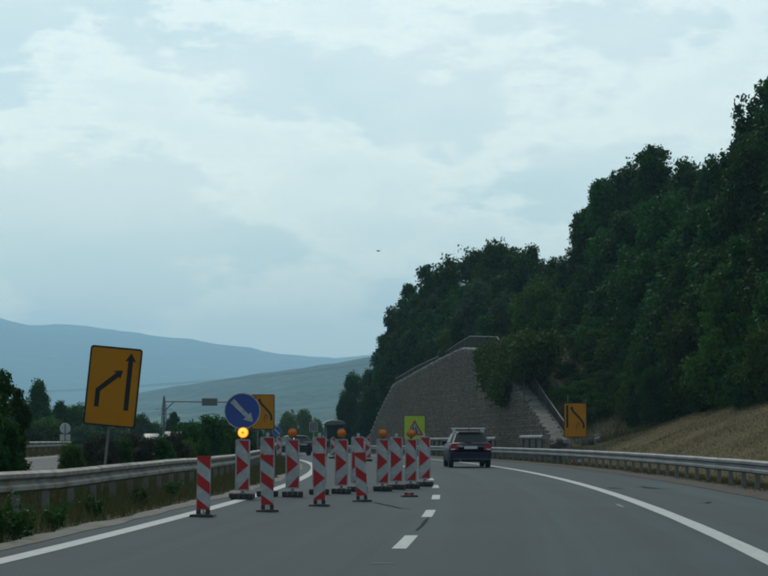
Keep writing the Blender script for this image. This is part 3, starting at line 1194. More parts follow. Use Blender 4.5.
# near left: lane ends, tilted
Y = 40.0
c = at(112.5, 386.5, Y)
s, o = so(c.x, c.y)
tilt = rad(5.3)
base_z = near_h(s, o)
root = empty('lane_sign', (c.x - math.tan(tilt) * (c.z - base_z), c.y, base_z), 0, 'large tilted orange lane merge sign with two black arrows on the left', 'road sign')
root.rotation_euler = (rad(-2), tilt, rad(1.5))
W, H = 0.985, 1.505
zc = (c.z - base_z) / math.cos(tilt)
z0 = zc - H / 2
orange_plate(root, W, H, z0)
q = lambda u, v: ((u - 0.5) * W, z0 + v * H)
stroke(root, 'straight_arrow', [q(.79, .215), q(.79, .84)], 0.088, 'sign_black', -0.0105, (0.21, 0.15))
stroke(root, 'bent_arrow', [q(.22, .235), q(.22, .445), q(.565, .655)], 0.088, 'sign_black', -0.0105, (0.20, 0.13))
MB().tube([(0.0, 0.055, -0.3), (0.0, 0.055, z0 + H * 0.9)], 0.026, 10).build('post', 'post_steel', root)
for zz in (0.2, 0.8):
    MB().box(-0.3, 0.3, 0.0205, 0.045, z0 + H * zz - 0.02, z0 + H * zz + 0.02).build('bracket', 'steel', root)


def shift_sign(px, py, Y, label, rz):
    c_ = at(px, py, Y)
    s_, o_ = so(c_.x, c_.y)
    bz = near_h(s_, o_)
    r = empty('shift_sign', (c_.x, c_.y, bz), rz, label, 'road sign')
    W_, H_ = 1.0, 1.5
    z0_ = c_.z - bz - H_ / 2
    orange_plate(r, W_, H_, z0_)
    q_ = lambda u, v: ((u - 0.5) * W_, z0_ + v * H_)
    stroke(r, 'lane_bar', [q_(.15, .28), q_(.15, .93)], 0.085, 'sign_black', -0.0105)
    cur = [(.86, .26), (.86, .36), (.82, .44), (.72, .53), (.58, .63), (.45, .72), (.38, .78), (.355, .83)]
    stroke(r, 'curved_arrow', [q_(*p) for p in cur], 0.085, 'sign_black', -0.0105, (0.17, 0.11))
    stroke(r, 'lane_outline', [q_(.56, .22), q_(.56, .37), q_(.61, .43), q_(.67, .38), q_(.67, .30)], 0.022, 'sign_black', -0.0105)
    for sx in (-0.22, 0.22):
        MB().tube([(sx, 0.055, -0.2), (sx, 0.055, z0_ + H_ * 0.92)], 0.03, 8).build('post', 'post_steel', r)
    for zz in (0.2, 0.8):
        MB().box(-0.36, 0.36, 0.0205, 0.05, z0_ + H_ * zz - 0.02, z0_ + H_ * zz + 0.02).build('bracket', 'steel', r)
    return r


shift_sign(263, 412, 91, 'orange lane shift sign half hidden behind the blue arrow disc', rad(3))
rs_ = shift_sign(575.3, 420, 92, 'orange lane shift sign behind the right guardrail at the wall end', rad(2))
for zz in (0.10, 0.38):
    MB().box(-0.24, 0.24, 0.02, 0.05, zz, zz + 0.13).build('stand_board', 'white', rs_)
    MB().box(-0.12, 0.10, 0.014, 0.0195, zz + 0.01, zz + 0.12).build('red_stripe', 'red', rs_)
c = at(568, 420, 94)
s, o = so(c.x, c.y)
mk = empty('marker_pole', (c.x, c.y, near_h(s, o) - 0.1), 0, 'thin dark pole rising behind the right-hand orange sign', 'pole')
MB().tube([(0, 0, 0), (0, 0, EYE + (HOR - 393) / F * 94 - near_h(s, o))], [0.03, 0.022], 6).build('shaft', 'post_steel', mk)
MB().tube([(0, 0, 0), (0, 0, 0.35)], 0.06, 6).build('socket', 'post_steel', mk)


def disc_sign(px, py, Y, dia, label, name='arrow_sign'):
    c_ = at(px, py, Y)
    s_, o_ = so(c_.x, c_.y)
    r = empty(name, (c_.x, c_.y, zr(s_)), 0, label, 'road sign')
    R_ = dia / 2
    z_ = c_.z - zr(s_)
    MB().lathe_y([(-0.008, R_ * 0.995), (0.015, R_)], 40, (0, 0, z_)).build('disc', 'sign_blue', r)
    n = 40
    ring = lambda q_: [(q_ * math.cos(2 * math.pi * i / n), z_ + q_ * math.sin(2 * math.pi * i / n)) for i in range(n)]
    frame_ring(ring(R_ + 0.002), ring(R_ * 0.955), -0.0125, -0.004, 'rim', 'white', r)
    # tapered arrow pointing down to the right
    a = rad(-45.5)
    d, nn = Vector((math.cos(a), math.sin(a))), Vector((-math.sin(a), math.cos(a)))
    pt = lambda u, v: (d.x * u * R_ + nn.x * v * R_, z_ + d.y * u * R_ + nn.y * v * R_)
    MB().prism([pt(-.80, -.15), pt(.38, -.115), pt(.38, .115), pt(-.80, .15)], -0.0125, -0.0085).build('arrow_shaft', 'white', r)
    MB().prism([pt(.38, -.30), pt(.86, 0.0), pt(.38, .30)], -0.0125, -0.0085).build('arrow_head', 'white', r)
    MB().tube([(0, 0.05, 0.0), (0, 0.05, z_ + R_ * 0.7)], 0.03, 8).build('post', 'sign_grey', r)
    MB().box(-0.25, 0.25, -0.12, 0.22, 0.0, 0.1).build('foot', 'rubber', r, bevel=0.02)
    return r


disc_sign(242.3, 411, 42.0, 0.71, 'blue disc with white arrow pointing down right above the lit lamp')
disc_sign(277, 431.5, 160.0, 0.70, 'small distant blue disc sign left of the green bushes')

# lime sign with warning triangle
Y = 150.0
c = at(414.6, 427.5, Y)
s, o = so(c.x, c.y)
root = empty('warning_sign', (c.x, c.y, near_h(s, o)), 0, 'square lime green sign with red bordered warning triangle before the stone wall', 'road sign')
W = 1.5
z0 = c.z - near_h(s, o) - W / 2 - 0.1
MB().prism(rounded(W, W + 0.2, 0.05, 3, z0), -0.006, 0.02).build('plate', 'sign_lime', root)
frame_ring(rounded(W + 0.01, W + 0.21, 0.05, 3, z0 - 0.005), rounded(W - 0.05, W + 0.15, 0.03, 3, z0 + 0.025), -0.012, -0.003, 'border', 'sign_black', root)
tri = lambda k_: [(-0.62 * k_, z0 + 0.66 - 0.36 * k_), (0.62 * k_, z0 + 0.66 - 0.36 * k_), (0.0, z0 + 0.66 + 0.74 * k_)]
MB().prism(tri(1.0), -0.012, -0.007).build('triangle_border', 'red', root)
MB().prism(tri(0.72), -0.018, -0.0125).build('triangle_face', 'white', root)
for sx in (-1, 1):
    MB().prism([(sx * 0.22, z0 + 0.43), (sx * 0.10, z0 + 0.43), (sx * 0.10, z0 + 0.60), (sx * 0.05, z0 + 0.72), (sx * 0.05, z0 + 0.92), (sx * 0.10, z0 + 0.92), (sx * 0.15, z0 + 0.66)][::sx],
               -0.024, -0.0185).build('lane_mark', 'sign_black', root)
for sx in (-0.4, 0.4):
    MB().tube([(sx, 0.06, -0.1), (sx, 0.06, z0 + W)], 0.035, 8).build('post', 'sign_grey', root)

# small square sign far ahead, seen dark above the work vehicles
c = at(313.5, 427, 205)
s, o = so(c.x, c.y)
root = empty('square_sign', (c.x, c.y, zr(s)), 0.05, 'small dark square sign on a post before the distant green bushes', 'road sign')
z_ = c.z - zr(s)
MB().prism(rounded(0.8, 0.9, 0.05, 3, z_ - 0.45), -0.01, 0.02).build('plate', 'post_steel', root)
frame_ring(rounded(0.81, 0.91, 0.05, 3, z_ - 0.455), rounded(0.72, 0.82, 0.04, 3, z_ - 0.41), -0.016, -0.005, 'border', 'sign_grey', root)
MB().tube([(0, 0.05, -0.1), (0, 0.05, z_ + 0.3)], 0.04, 8).build('post', 'sign_grey', root)

# round sign for the opposite road, its grey back to us
c = at(65.2, 428.5, 136)
s, o = so(c.x, c.y)
root = empty('round_sign', (c.x, c.y, near_h(s, o)), 0.1, 'round grey sign back with a plate beneath by the far guardrail', 'road sign')
z_ = c.z - near_h(s, o)
MB().lathe_y([(-0.03, 0.31), (-0.012, 0.34), (0.0, 0.345), (0.01, 0.345)], 32, (0, 0, z_)).build('disc_back', 'sign_grey', root)
MB().box(-0.33, 0.33, -0.01, 0.012, z_ - 0.78, z_ - 0.37).build('lower_plate', 'sign_grey', root)
MB().tube([(0, -0.06, -0.2), (0, -0.06, z_ + 0.3)], 0.035, 8).build('post', 'post_steel', root)

# cantilever gantry over the road ahead
Y = 190.0
c0, c1 = at(164, 401.5, Y), at(247, 402.5, Y)
s, o = so(c0.x, c0.y)
gz = near_h(s, o) - 0.3
root = empty('sign_gantry', (c0.x, c0.y, gz), 0, 'thin cantilever gantry with a small grey panel left of the blue disc', 'gantry')
h = c0.z - gz
MB().tube([(0, 0, 0), (0, 0, h + 0.42)], [0.12, 0.075], 10).build('mast', 'rail_grey', root)
MB().tube([(0, 0, h), (c1.x - c0.x, 0, h - 0.06)], 0.055, 8).build('arm', 'rail_grey', root)
pa, pb = at(202, 398.3, Y), at(217.5, 405.7, Y)
MB().prism([(pa.x - c0.x, pb.z - gz), (pb.x - c0.x, pb.z - gz), (pb.x - c0.x, pa.z - gz), (pa.x - c0.x, pa.z - gz)], -0.22, -0.09).build('panel', 'rail_grey', root, bevel=0.02)
MB().tube([(0, 0, h - 0.9), (0.9, 0, h)], 0.05, 6).build('brace', 'rail_grey', root)

# lattice pylon behind it
Y = 620.0
b0 = at(163.8, 440, Y)
gz = far_h(b0.x, b0.y)
root = empty('power_pylon', (b0.x, b0.y, gz), 0, 'faint lattice power pylon with crossarms behind the gantry mast', 'pylon')
top = at(163.8, 396, Y).z - gz
arm = at(163.8, 409, Y).z - gz
mb = MB()
for sx in (-1, 1):
    for sy in (-1, 1):
        mb.tube([(sx * 1.3, sy * 1.3, 0), (sx * 0.55, sy * 0.55, arm), (sx * 0.12, sy * 0.12, top)], 0.12, 4)
nz_ = 12
for i in range(nz_):
    za, zb_ = top * i / nz_, top * (i + 1) / nz_
    wa, wb = (lerp_tab([(0, 1.3), (arm, 0.55), (top, 0.12)], v) for v in (za, zb_))
    for sy in (-1, 1):
        mb.tube([(-wa, sy * wa, za), (wb, sy * wb, zb_)], 0.06, 4)
        mb.tube([(wa, sy * wa, za), (-wb, sy * wb, zb_)], 0.06, 4)
mb.build('lattice', 'wire', root)
for zz, hw in ((arm, 2.5), (arm - 1.6, 1.7)):
    MB().tube([(-hw, 0, zz), (hw, 0, zz)], 0.10, 4).build('crossarm', 'wire', root)

wl = empty('power_line', at(-60, 395, 480), 0, 'thin power line crossing the sky above the distant hills', 'power line')
inv = Vector(wl.location)
for dy in (0.0, 1.3):
    pts = []
    for px, py in ((-60, 395.5), (30, 391.8), (90, 388.8), (140, 385.4), (200, 381.0), (250, 376.8), (300, 371.8), (345, 366.2), (400, 359), (440, 353)):
        pts.append(at(px, py + dy, 480) - inv)
    MB().tube(pts, 0.028, 4).build('wire', 'wire', wl)

# ------------------------------------------------------------------ vehicles
def make_car(name, label, paint, rack=True):
    """a five-door hatchback, tail at y = 0, nose towards +y"""
    r = empty(name, (0, 0, 0), 0, label, 'car')
    # lower body: rings along the length  (y, half width at sill, half width at shoulder, z bottom, z shoulder)
    st_ = [(0.0, .66, .70, .36, .80), (0.05, .76, .80, .30, .90), (0.35, .81, .835, .24, .955), (1.2, .82, .845, .21, .96), (2.6, .82, .84, .21, .945),
           (3.1, .81, .82, .22, .90), (3.75, .79, .78, .24, .80), (4.05, .70, .70, .28, .68), (4.12, .58, .60, .34, .60)]
    mb_ = MB()
    ring_n = 0
    for y, w0, w1, z0_, z1_ in st_:
        mid = z0_ + (z1_ - z0_) * 0.55
        ring = [(-w0 * .92, z0_), (-w0, z0_ + .07), (-max(w0, w1) * 1.012, mid), (-w1, z1_ - .05), (-w1 * .93, z1_), (0, z1_ + .015),
                (w1 * .93, z1_), (w1, z1_ - .05), (max(w0, w1) * 1.012, mid), (w0, z0_ + .07), (w0 * .92, z0_)]
        ring_n = len(ring)
        mb_.v += [(x, y, z_) for x, z_ in ring]
    for i in range(len(st_) - 1):
        for j in range(ring_n):
            j2 = (j + 1) % ring_n
            k_ = i * ring_n
            mb_.f.append((k_ + j, k_ + j2, k_ + ring_n + j2, k_ + ring_n + j))
    mb_.f.append(tuple(range(ring_n)))
    mb_.f.append(tuple(range((len(st_) - 1) * ring_n, len(st_) * ring_n))[::-1])
    body = mb_.build('body', paint, r, True)
    # cabin: shoulder to roof
    cb = [(0.06, .745, 0.90), (0.55, .58, 1.385), (0.80, .585, 1.42), (1.7, .585, 1.43), (2.1, .56, 1.39), (2.95, .72, .93)]
    mb_ = MB()
    for y, w, z_ in cb:
        zb_ = 0.92
        mb_.v += [(-.775 if 0.3 < y < 2.6 else -.75, y, zb_ - .05), (-w, y, max(z_ - .04, zb_)), (-w + .07, y, max(z_, zb_ + .005)), (w - .07, y, max(z_, zb_ + .005)), (w, y, max(z_ - .04, zb_)),
                  (.775 if 0.3 < y < 2.6 else .75, y, zb_ - .05)]
    for i in range(len(cb) - 1):
        for j in range(5):
            k_ = i * 6
            mb_.f.append((k_ + j, k_ + j + 1, k_ + 7 + j, k_ + 6 + j))
    mb_.f += [(0, 1, 2, 3, 4, 5), (35, 34, 33, 32, 31, 30)]
    mb_.build('cabin', paint, r, True, bevel=0.015)
    # glazing just proud of the cabin
    def quad(name_, pts, mat, par=r, th=0.012):
        a, b_, c_ = Vector(pts[0]), Vector(pts[1]), Vector(pts[2])
        nrm = (b_ - a).cross(c_ - b_).normalized() * th
        n_ = len(pts)
        m_ = MB().add([Vector(p) + nrm for p in pts] + [Vector(p) - nrm * 0.5 for p in pts],
                      [tuple(range(n_)), tuple(range(2 * n_ - 1, n_ - 1, -1))] + [(i, i + n_, (i + 1) % n_ + n_, (i + 1) % n_) for i in range(n_)])
        return m_.build(name_, mat, par)
    ry = lambda z_: 0.06 + (z_ - 0.90) * 0.49 / 0.485 - 0.006
    quad('rear_window', [(-.665, ry(.985), .985), (.665, ry(.985), .985), (.52, ry(1.335), 1.335), (-.52, ry(1.335), 1.335)], 'glass')
    for sx in (-1, 1):
        sxw = lambda z_: sx * (.772 - (z_ - .93) * .185 / .46 + 0.006)
        for y0, y1, y2, y3 in ((0.62, 1.22, 1.24, 0.80), (1.30, 2.35, 2.00, 1.30)):
            pts = [(sxw(.97), y0, .97), (sxw(.97), y1, .97), (sxw(1.33), y2, 1.33), (sxw(1.33), y3, 1.33)]
            quad('side_window', pts if sx > 0 else pts[::-1], 'glass')
        # tail lamps wrap the corner
        tl = MB().prism([(sx * .50, .70), (sx * .79, .68), (sx * .815, .80), (sx * .785, .905), (sx * .56, .90)][::sx], -0.03, 0.16).build('tail_lamp', 'tail', r)
        MB().prism([(sx * .62, .705), (sx * .78, .695), (sx * .785, .735), (sx * .62, .74)][::sx], -0.036, -0.0305).build('reversing_lens', 'tail_clear', tl)
        m_ = MB().box(min(sx * .80, sx * .99), max(sx * .80, sx * .99), 2.12, 2.24, .93, 1.06).build('mirror', paint, r, bevel=0.03)
        MB().lathe_y([(-0.16, 0.03), (0.25, 0.03)], 10, (sx * 0.0 - 0.42, 0.0, 0.27)).build('exhaust', 'post_steel', r) if sx < 0 else None
        for y in (0.72, 3.25):
            wh = MB()
            n = 24
            prof = [(0.0, .20), (0.0, .27), (.02, .295), (.10, .30), (.17, .295), (.19, .27), (.19, .20)]
            for xx, rr in prof:
                for k_ in range(n):
                    a = 2 * math.pi * k_ / n
                    wh.v.append((sx * (.83 - xx), y + rr * math.cos(a), .30 + rr * math.sin(a)))
            for i in range(len(prof) - 1):
                for k_ in range(n):
                    k2 = (k_ + 1) % n
                    wh.f.append((i * n + k_, i * n + k2, (i + 1) * n + k2, (i + 1) * n + k_))
            tyre = wh.build('wheel', 'tyre', r, True)
            rm = MB()
            for k_ in range(n):
                a = 2 * math.pi * k_ / n
                rm.v.append((sx * .815, y + .205 * math.cos(a), .30 + .205 * math.sin(a)))
            rm.v.append((sx * .79, y, .30))
            rm.f = [(k_, (k_ + 1) % n, n) for k_ in range(n)]
            rm.build('rim', 'rim', tyre)
    # bumper, plate, trim
    MB().prism([(-.78, .33), (.78, .33), (.80, .42), (.80, .60), (-.80, .60), (-.80, .42)], -0.075, 0.12).build('bumper', paint, r, bevel=0.03)
    MB().box(-.72, .72, -0.082, 0.1, .30, .37).build('lower_valance', 'black', r)
    MB().box(-.26, .26, -0.036, -0.02, .735, .845).build('number_plate', 'plate', r)
    MB().box(-.30, .30, -0.05, 0.01, .86, .885).build('tailgate_handle', 'black', r)
    MB().tube([(0.02, ry(1.0) - .03, 1.0), (-.28, ry(1.05) - .035, 1.04)], 0.014, 6).build('wiper', 'black', r)
    MB().box(-.45, .45, .42, .58, 1.395, 1.415).build('roof_spoiler', paint, r, bevel=0.01)
    if rack:
        for y in (0.80, 1.65):
            b_ = MB().box(-.64, .64, y - .05, y + .05, 1.505, 1.555).build('roof_bar', 'rack', r, bevel=0.012)
            for sx in (-1, 1):
                MB().box(sx * .56 - .03, sx * .56 + .03, y - .04, y + .04, 1.36, 1.505).build('bar_foot', 'rack', b_)
        MB().tube([(0, 0.85, 1.42), (0, 0.72, 1.56)], 0.012, 5).build('aerial', 'black', r)
    return r


car = make_car('hatchback_car', 'dark blue hatchback with roof bars driving away in the open lane', 'car_paint')
pc = ground_at(470.5, 467.5)
s, o = so(pc.x, pc.y)
car.location = pc
car.rotation_euler = (0, 0, s / RAD + rad(0.6))

p = at(308, 440, 150)
s, o = so(p.x, p.y)
c2 = make_car('parked_car', 'dark car stopped in the closed lane left of the tractor', 'car_black', False)
c2.location = (p.x - 0.3, p.y, zr(s))
c2.rotation_euler = (0, 0, rad(28))
p = at(168, 440, 150)
s, o = so(p.x, p.y)
c3 = make_car('oncoming_car', 'dark car on the opposite road, its roof showing over the hedge', 'car_black', False)
c3.location = (p.x, p.y + 3, near_h(s, o) + 0.02)
c3.rotation_euler = (0, 0, math.pi + s / RAD)
p = at(146, 440, 168)
s, o = so(p.x, p.y)
c4 = make_car('oncoming_car', 'silver car farther back on the opposite road behind the hedge', 'car_grey', False)
c4.location = (p.x, p.y + 3, near_h(s, o) - 0.05)
c4.rotation_euler = (0, 0, math.pi + s / RAD)


def make_tractor():
    r = empty('work_tractor', (0, 0, 0), 0, 'small dark tractor with rounded grey cab working in the closed lane', 'tractor')
    # cab: posts and a rounded roof
    for sx in (-1, 1):
        for y in (0.15, 1.2):
            MB().tube([(sx * .60, y, 0.9), (sx * .55, y + (.08 if y < 1 else -.05), 2.12)], 0.045, 6).build('cab_pillar', 'tractor_grey', r)
    roof = [(-.66, 2.05), (.66, 2.05), (.66, 2.16), (.52, 2.29), (.25, 2.36), (-.25, 2.36), (-.52, 2.29), (-.66, 2.16)]
    MB().prism(roof, 0.05, 1.35).build('cab_roof', 'tractor_grey', r, bevel=0.04)
    MB().box(-.52, .52, .17, .185, 1.15, 2.04).build('cab_window', 'glass', r)
    MB().box(-.58, .58, .12, 1.25, .55, 1.05).build('cab_base', 'black', r, bevel=0.04)
    MB().box(-.34, .34, 1.25, 2.5, .55, 1.25).build('engine_hood', 'tractor_grey', r, bevel=0.08)
    MB().box(-.22, .22, .35, .8, 1.05, 1.75).build('seat', 'black', r, bevel=0.06)
    for sx in (-1, 1):
        for y, R_, w in ((.55, .58, .3), (2.2, .36, .22)):
            wh = MB()
            n = 20
            prof = [(0, R_ * .55), (0, R_ * .92), (.05, R_), (w - .05, R_), (w, R_ * .92), (w, R_ * .55)]
            for xx, rr in prof:
                for k_ in range(n):
                    a = 2 * math.pi * k_ / n
                    wh.v.append((sx * (.78 - xx), y + rr * math.cos(a), R_ + rr * math.sin(a)))
            for i in range(len(prof) - 1):
                for k_ in range(n):
                    k2 = (k_ + 1) % n
                    wh.f.append((i * n + k_, i * n + k2, (i + 1) * n + k2, (i + 1) * n + k_))
            t_ = wh.build('wheel', 'tyre', r, True)
            MB().tube([(sx * .70, y, R_), (sx * .62, y, R_)], R_ * .56, 16).build('rim', 'tractor_grey', t_)
        MB().box(sx * .5 - .06, sx * .5 + .06, 0.03, 0.11, .88, .99).build('tail_lamp', 'tail', r)
    MB().box(-.62, .62, -.30, .12, .45, .62).build('rear_linkage', 'post_steel', r)
    return r


tr = make_tractor()
p = at(335, 440, 136)
s, o = so(p.x, p.y)
tr.location = (p.x, p.y, zr(s))
tr.rotation_euler = (0, 0, s / RAD)

# ------------------------------------------------------------------ foliage
def leaf_quads(cent, size, rnd, up_bias=0.3, aspect=0.6):
    n = len(cent)
    a = rnd.normal(size=(n, 3))
    a /= np.linalg.norm(a, axis=1)[:, None]
    nr = rnd.normal(size=(n, 3))
    nr[:, 2] += up_bias * 2
    b = np.cross(nr, a)
    b /= np.maximum(np.linalg.norm(b, axis=1), 1e-6)[:, None]
    sz = (size * rnd.uniform(0.55, 1.25, n))[:, None]
    a = a * sz
    b = b * sz * aspect
    sag = np.zeros((n, 3))
    sag[:, 2] = -0.18 * sz[:, 0]
    v = np.stack([cent - a, cent + b * 0.9 + sag * 0, cent + a + sag, cent - b * 0.9], 1).reshape(-1, 3)
    q = np.arange(n * 4).reshape(-1, 4)
    return v, q


def crown(name, seed, mat, H=1.0, R=0.3, z0=0.25, lobes=11, clumps=230, per=55, leaf=0.019, cone=0.0, sd=0.034, ragged_=0.5):
    """unit-height tree crown: lobes of leaf clumps. Scaled by the tree"""
    rnd = np.random.default_rng(seed)
    lc, lr = [], []
    for i in range(lobes):
        t = (i + rnd.uniform(0, 1)) / lobes
        zc_ = z0 + (H - z0) * (0.08 + 0.84 * t)
        wid = math.sin(math.pi * (0.14 + 0.78 * t)) ** 0.75 if not cone else 1.08 - t
        a = rnd.uniform(0, 2 * math.pi) + i * 2.4
        q = R * wid * rnd.uniform(0.2, 0.72)
        lc.append((q * math.cos(a), q * math.sin(a), zc_))
        lr.append(R * ((0.34 + 0.26 * rnd.uniform()) if not cone else 0.20 + 0.42 * (1 - t)))
    lc[-1] = (lc[-1][0] * 0.3, lc[-1][1] * 0.3, H - lr[-1] * 0.9)
    lc, lr = np.array(lc), np.array(lr)
    idx = rnd.integers(0, lobes, clumps)
    d = rnd.normal(size=(clumps, 3))
    d /= np.linalg.norm(d, axis=1)[:, None]
    d[:, 2] = d[:, 2] * 0.85 + 0.1
    rr = lr[idx] * (1 - ragged_ * rnd.uniform(0, 1, clumps) ** 2) * rnd.uniform(0.90, 1.08, clumps)
    cc = lc[idx] + d * rr[:, None]
    cent = np.repeat(cc, per, 0) + np.clip(rnd.normal(size=(clumps * per, 3)), -1.45, 1.45) * sd * np.repeat(rnd.uniform(0.6, 1.3, clumps), per)[:, None]
    cent[:, 2] *= 1.02 * H / np.percentile(cent[:, 2], 99.7)
    v, q = leaf_quads(cent, leaf, rnd)
    return np_mesh(name, v, q, mat), lc


def trunk(name, seed, lc, H=1.0, r0=0.017):
    rnd = random.Random(seed)
    mb_ = MB()
    pts, rr = [], []
    x = y = 0
    for i in range(7):
        t = i / 6
        pts.append((x, y, t * H * 0.82 - 0.03))
        rr.append(r0 * (1.25 - 1.05 * t) if i else r0 * 1.6)
        x += rnd.uniform(-.014, .014)
        y += rnd.uniform(-.014, .014)
    mb_.tube(pts, rr, 7)
    for c_ in lc:
        zb_ = max(0.12, c_[2] - rnd.uniform(.10, .22))
        i = min(5, int(zb_ / (H * 0.82) * 6))
        p0 = Vector(pts[i])
        p0.z = min(zb_, pts[-1][2])
        p1 = Vector(c_)
        mid = (p0 + p1) / 2 + Vector((rnd.uniform(-.02, .02), rnd.uniform(-.02, .02), 0.015))
        mb_.tube([p0, mid, p1], [r0 * .5, r0 * .33, r0 * .12], 5, False)
    return mb_.mesh(name, 'bark', True)


def variants(prefix, mat, seeds, **kw):
    out = []
    for sd_ in seeds:
        c_, lc = crown('crown', sd_, mat, **kw)
        out.append((c_, trunk('trunk', sd_, lc)))
    return out


FAM = {'dark': ('leaf_dark', 11), 'mid': ('leaf_mid', 21), 'grey': ('leaf_grey', 31), 'light': ('leaf_light', 51), 'dull': ('leaf_brown', 61)}
SHAPES = {0.14: dict(z0=0.14, lobes=20, clumps=420, per=62, leaf=0.0112, sd=0.020, n=3),
          0.24: dict(z0=0.10, lobes=20, clumps=420, per=62, leaf=0.0152, sd=0.028, n=4),
          0.40: dict(z0=0.02, lobes=18, clumps=380, per=58, leaf=0.0215, sd=0.042, n=3),
          0.62: dict(z0=0.0, lobes=16, clumps=330, per=54, leaf=0.030, sd=0.062, n=2)}
V, VC = {}, {}


def pick(kind, ratio):
    """a crown and trunk of the kind whose width to height is nearest to ratio"""
    fam = 'dark' if kind in ('bush', 'cone') else 'mid' if kind == 'bushmid' else kind
    R_ = min(SHAPES, key=lambda q_: abs(math.log(q_ / max(ratio, 0.02))))
    key = (fam, R_, kind == 'cone')
    if key not in V:
        kw = dict(SHAPES[R_])
        n_ = kw.pop('n')
        if kind == 'cone':
            kw['cone'] = 0.8
            kw['z0'] = 0.03
        V[key] = []
        for i in range(n_):
            sd_ = FAM[fam][1] * 100 + int(R_ * 100) * 7 + i
            c_, lc = crown('crown', sd_, FAM[fam][0], R=R_, **kw)
            V[key].append((c_, trunk('trunk', sd_, lc)))
        VC[key] = 0
    VC[key] += 1
    return V[key][VC[key] % len(V[key])], R_


def ground_z(x, y):
    s_, o_ = so(x, y)
    if -60 <= o_ <= 150 and -110 <= s_ <= 412:
        return near_h(s_, o_)
    return far_h(x, y)


def tree(px, top, Y, kind, label, group=None, rad_px=20, name='broadleaf_tree', cat='tree', sink=0.1, minh=0.5, o=None):
    """a tree whose axis stands in photo column px at depth Y (or at road offset o) and whose top reaches photo row top"""
    if o is not None:
        Y = P(s_px(px, o), o).y
    x = (px - CX) / F * Y
    gz_ = ground_z(x, Y) - sink
    H_ = max(minh, EYE + (HOR - top) / F * Y - gz_)
    r_ = rad_px * Y / F
    (cm, tm_), R_ = pick(kind, r_ / H_)
    r = empty(name, (x, Y, gz_), random.uniform(0, 6.28), label, cat, group)
    k_ = r_ / (R_ * 1.08)
    k_ = min(max(k_, H_ * 0.72), H_ * 1.4)
    r.scale = (k_, k_, H_)
    link('trunk', tm_, r)
    link('crown', cm, r)
    return r


wood = 'trees of the wood on the right-hand slope'
wl_ = 'dark leafy tree inside the unbroken wood on the right-hand slope'
sky_r = [(776, 86, 25, 44, 'tallest tree at the right edge, reaching highest into the sky'),
         (752, 108, 26, 26, 'leaning skyline tree just left of the tallest one at right'),
         (727, 156, 26, 34, 'skyline tree in the dip left of the tallest right-hand trees'),
         (692, 165, 26, 36, 'rounded skyline tree between the pointed peak and the dip'),
         (656, 150, 25, 30, 'pointed tree forming the peak of the middle skyline'),
         (631, 168, 25, 28, 'skyline tree just left of the pointed peak'),
         (609, 181, 24, 26, 'tree at the left shoulder of the right-hand wood'),
         (601, 186, 24, 24, 'steep-sided tree right at the left shoulder of the wood'),
         (588, 212, 23, 24, 'lower tree on the left flank of the right-hand wood'),
         (578, 250, 22, 20, 'leftmost tree of the right-hand wood, above the gap in the skyline')]
for px, ty, o_, rp, lb in sky_r:
    tree(px, ty, 0, 'dark', lb, wood, rp, o=o_)
for px, ty, o_, rp in [(760, 150, 23, 46), (735, 205, 22, 46), (700, 210, 23, 48), (665, 200, 23, 46), (637, 215, 23, 42), (612, 230, 22, 40), (596, 268, 21, 34),
                       (582, 290, 20, 30), (690, 262, 21, 44), (650, 258, 21, 44), (617, 282, 20, 38), (765, 232, 21, 48), (725, 255, 20.5, 46), (805, 120, 23, 48),
                       (795, 190, 21, 48), (640, 310, 20, 42), (603, 318, 19, 34), (785, 280, 20, 48), (825, 150, 23, 50), (842, 110, 26, 50), (670, 300, 20.5, 42)]:
    tree(px, ty, 0, 'dark', wl_, wood, rp, o=o_)
front = [(735, 275, 19.6, 46, 'mid', 'large bright green bush at the right edge of the wood'),
         (692, 318, 19.6, 38, 'mid', 'green bush left of the large bright one at the wood edge'),
         (656, 338, 19.5, 32, 'mid', 'low green bush above the middle of the grassy bank'),
         (624, 320, 19.4, 34, 'mid', 'green tree on the slope above the right-hand orange sign'),
         (596, 330, 18.4, 28, 'mid', 'dense green bush above and right of the sloping railing'),
         (572, 316, 19.4, 28, 'mid', 'leafy tree directly above the lower end of the railing'),
         (550, 303, 19.4, 30, 'mid', 'green tree between the wall fence and the right-hand wood'),
         (527, 312, 18.8, 26, 'mid', 'green tree just right of the wall fence'),
         (778, 325, 19.2, 40, 'mid', 'green bush cut by the right edge of the picture'),
         (712, 352, 19.0, 32, 'dark', 'dark low bush at the top of the grassy bank'),
         (675, 365, 19.0, 30, 'dark', 'dark low bush at the middle of the grassy bank top'),
         (638, 372, 18.8, 28, 'dark', 'dark low bush near the left end of the grassy bank'),
         (606, 378, 18.0, 24, 'dark', 'dark low bush just right of the right-hand orange sign'),
         (586, 380, 17.2, 20, 'dark', 'dark low bush right behind the right-hand orange sign'),
         (754, 350, 18.8, 34, 'dark', 'dark low bush at the right end of the grassy bank')]
for px, ty, o_, rp, kd, lb in front:
    tree(px, ty, 0, 'bush' if kd == 'dark' else kd, lb, 'bushes along the edge of the right-hand wood', rp, 'bush' if ty > 310 else 'broadleaf_tree', 'bush' if ty > 310 else 'tree', o=o_)
for i, px in enumerate(range(566, 648, 9)):
    for o_, ty in ((15.3, 414), (16.4, 400), (17.6, 378), (19.0, 352)):
        if o_ < 17 and px > (590 if o_ < 16 else 606):
            continue
        tree(px + random.uniform(-3, 3), ty + random.uniform(-8, 8), 0, 'bush' if (i + int(o_)) % 3 else 'mid', 'dark undergrowth bush on the shady slope behind the right-hand orange sign',
             'undergrowth behind the right-hand orange sign', random.uniform(14, 20), 'undergrowth_bush', 'bush', o=o_, minh=0.9)
grove = 'trees behind the stone wall'
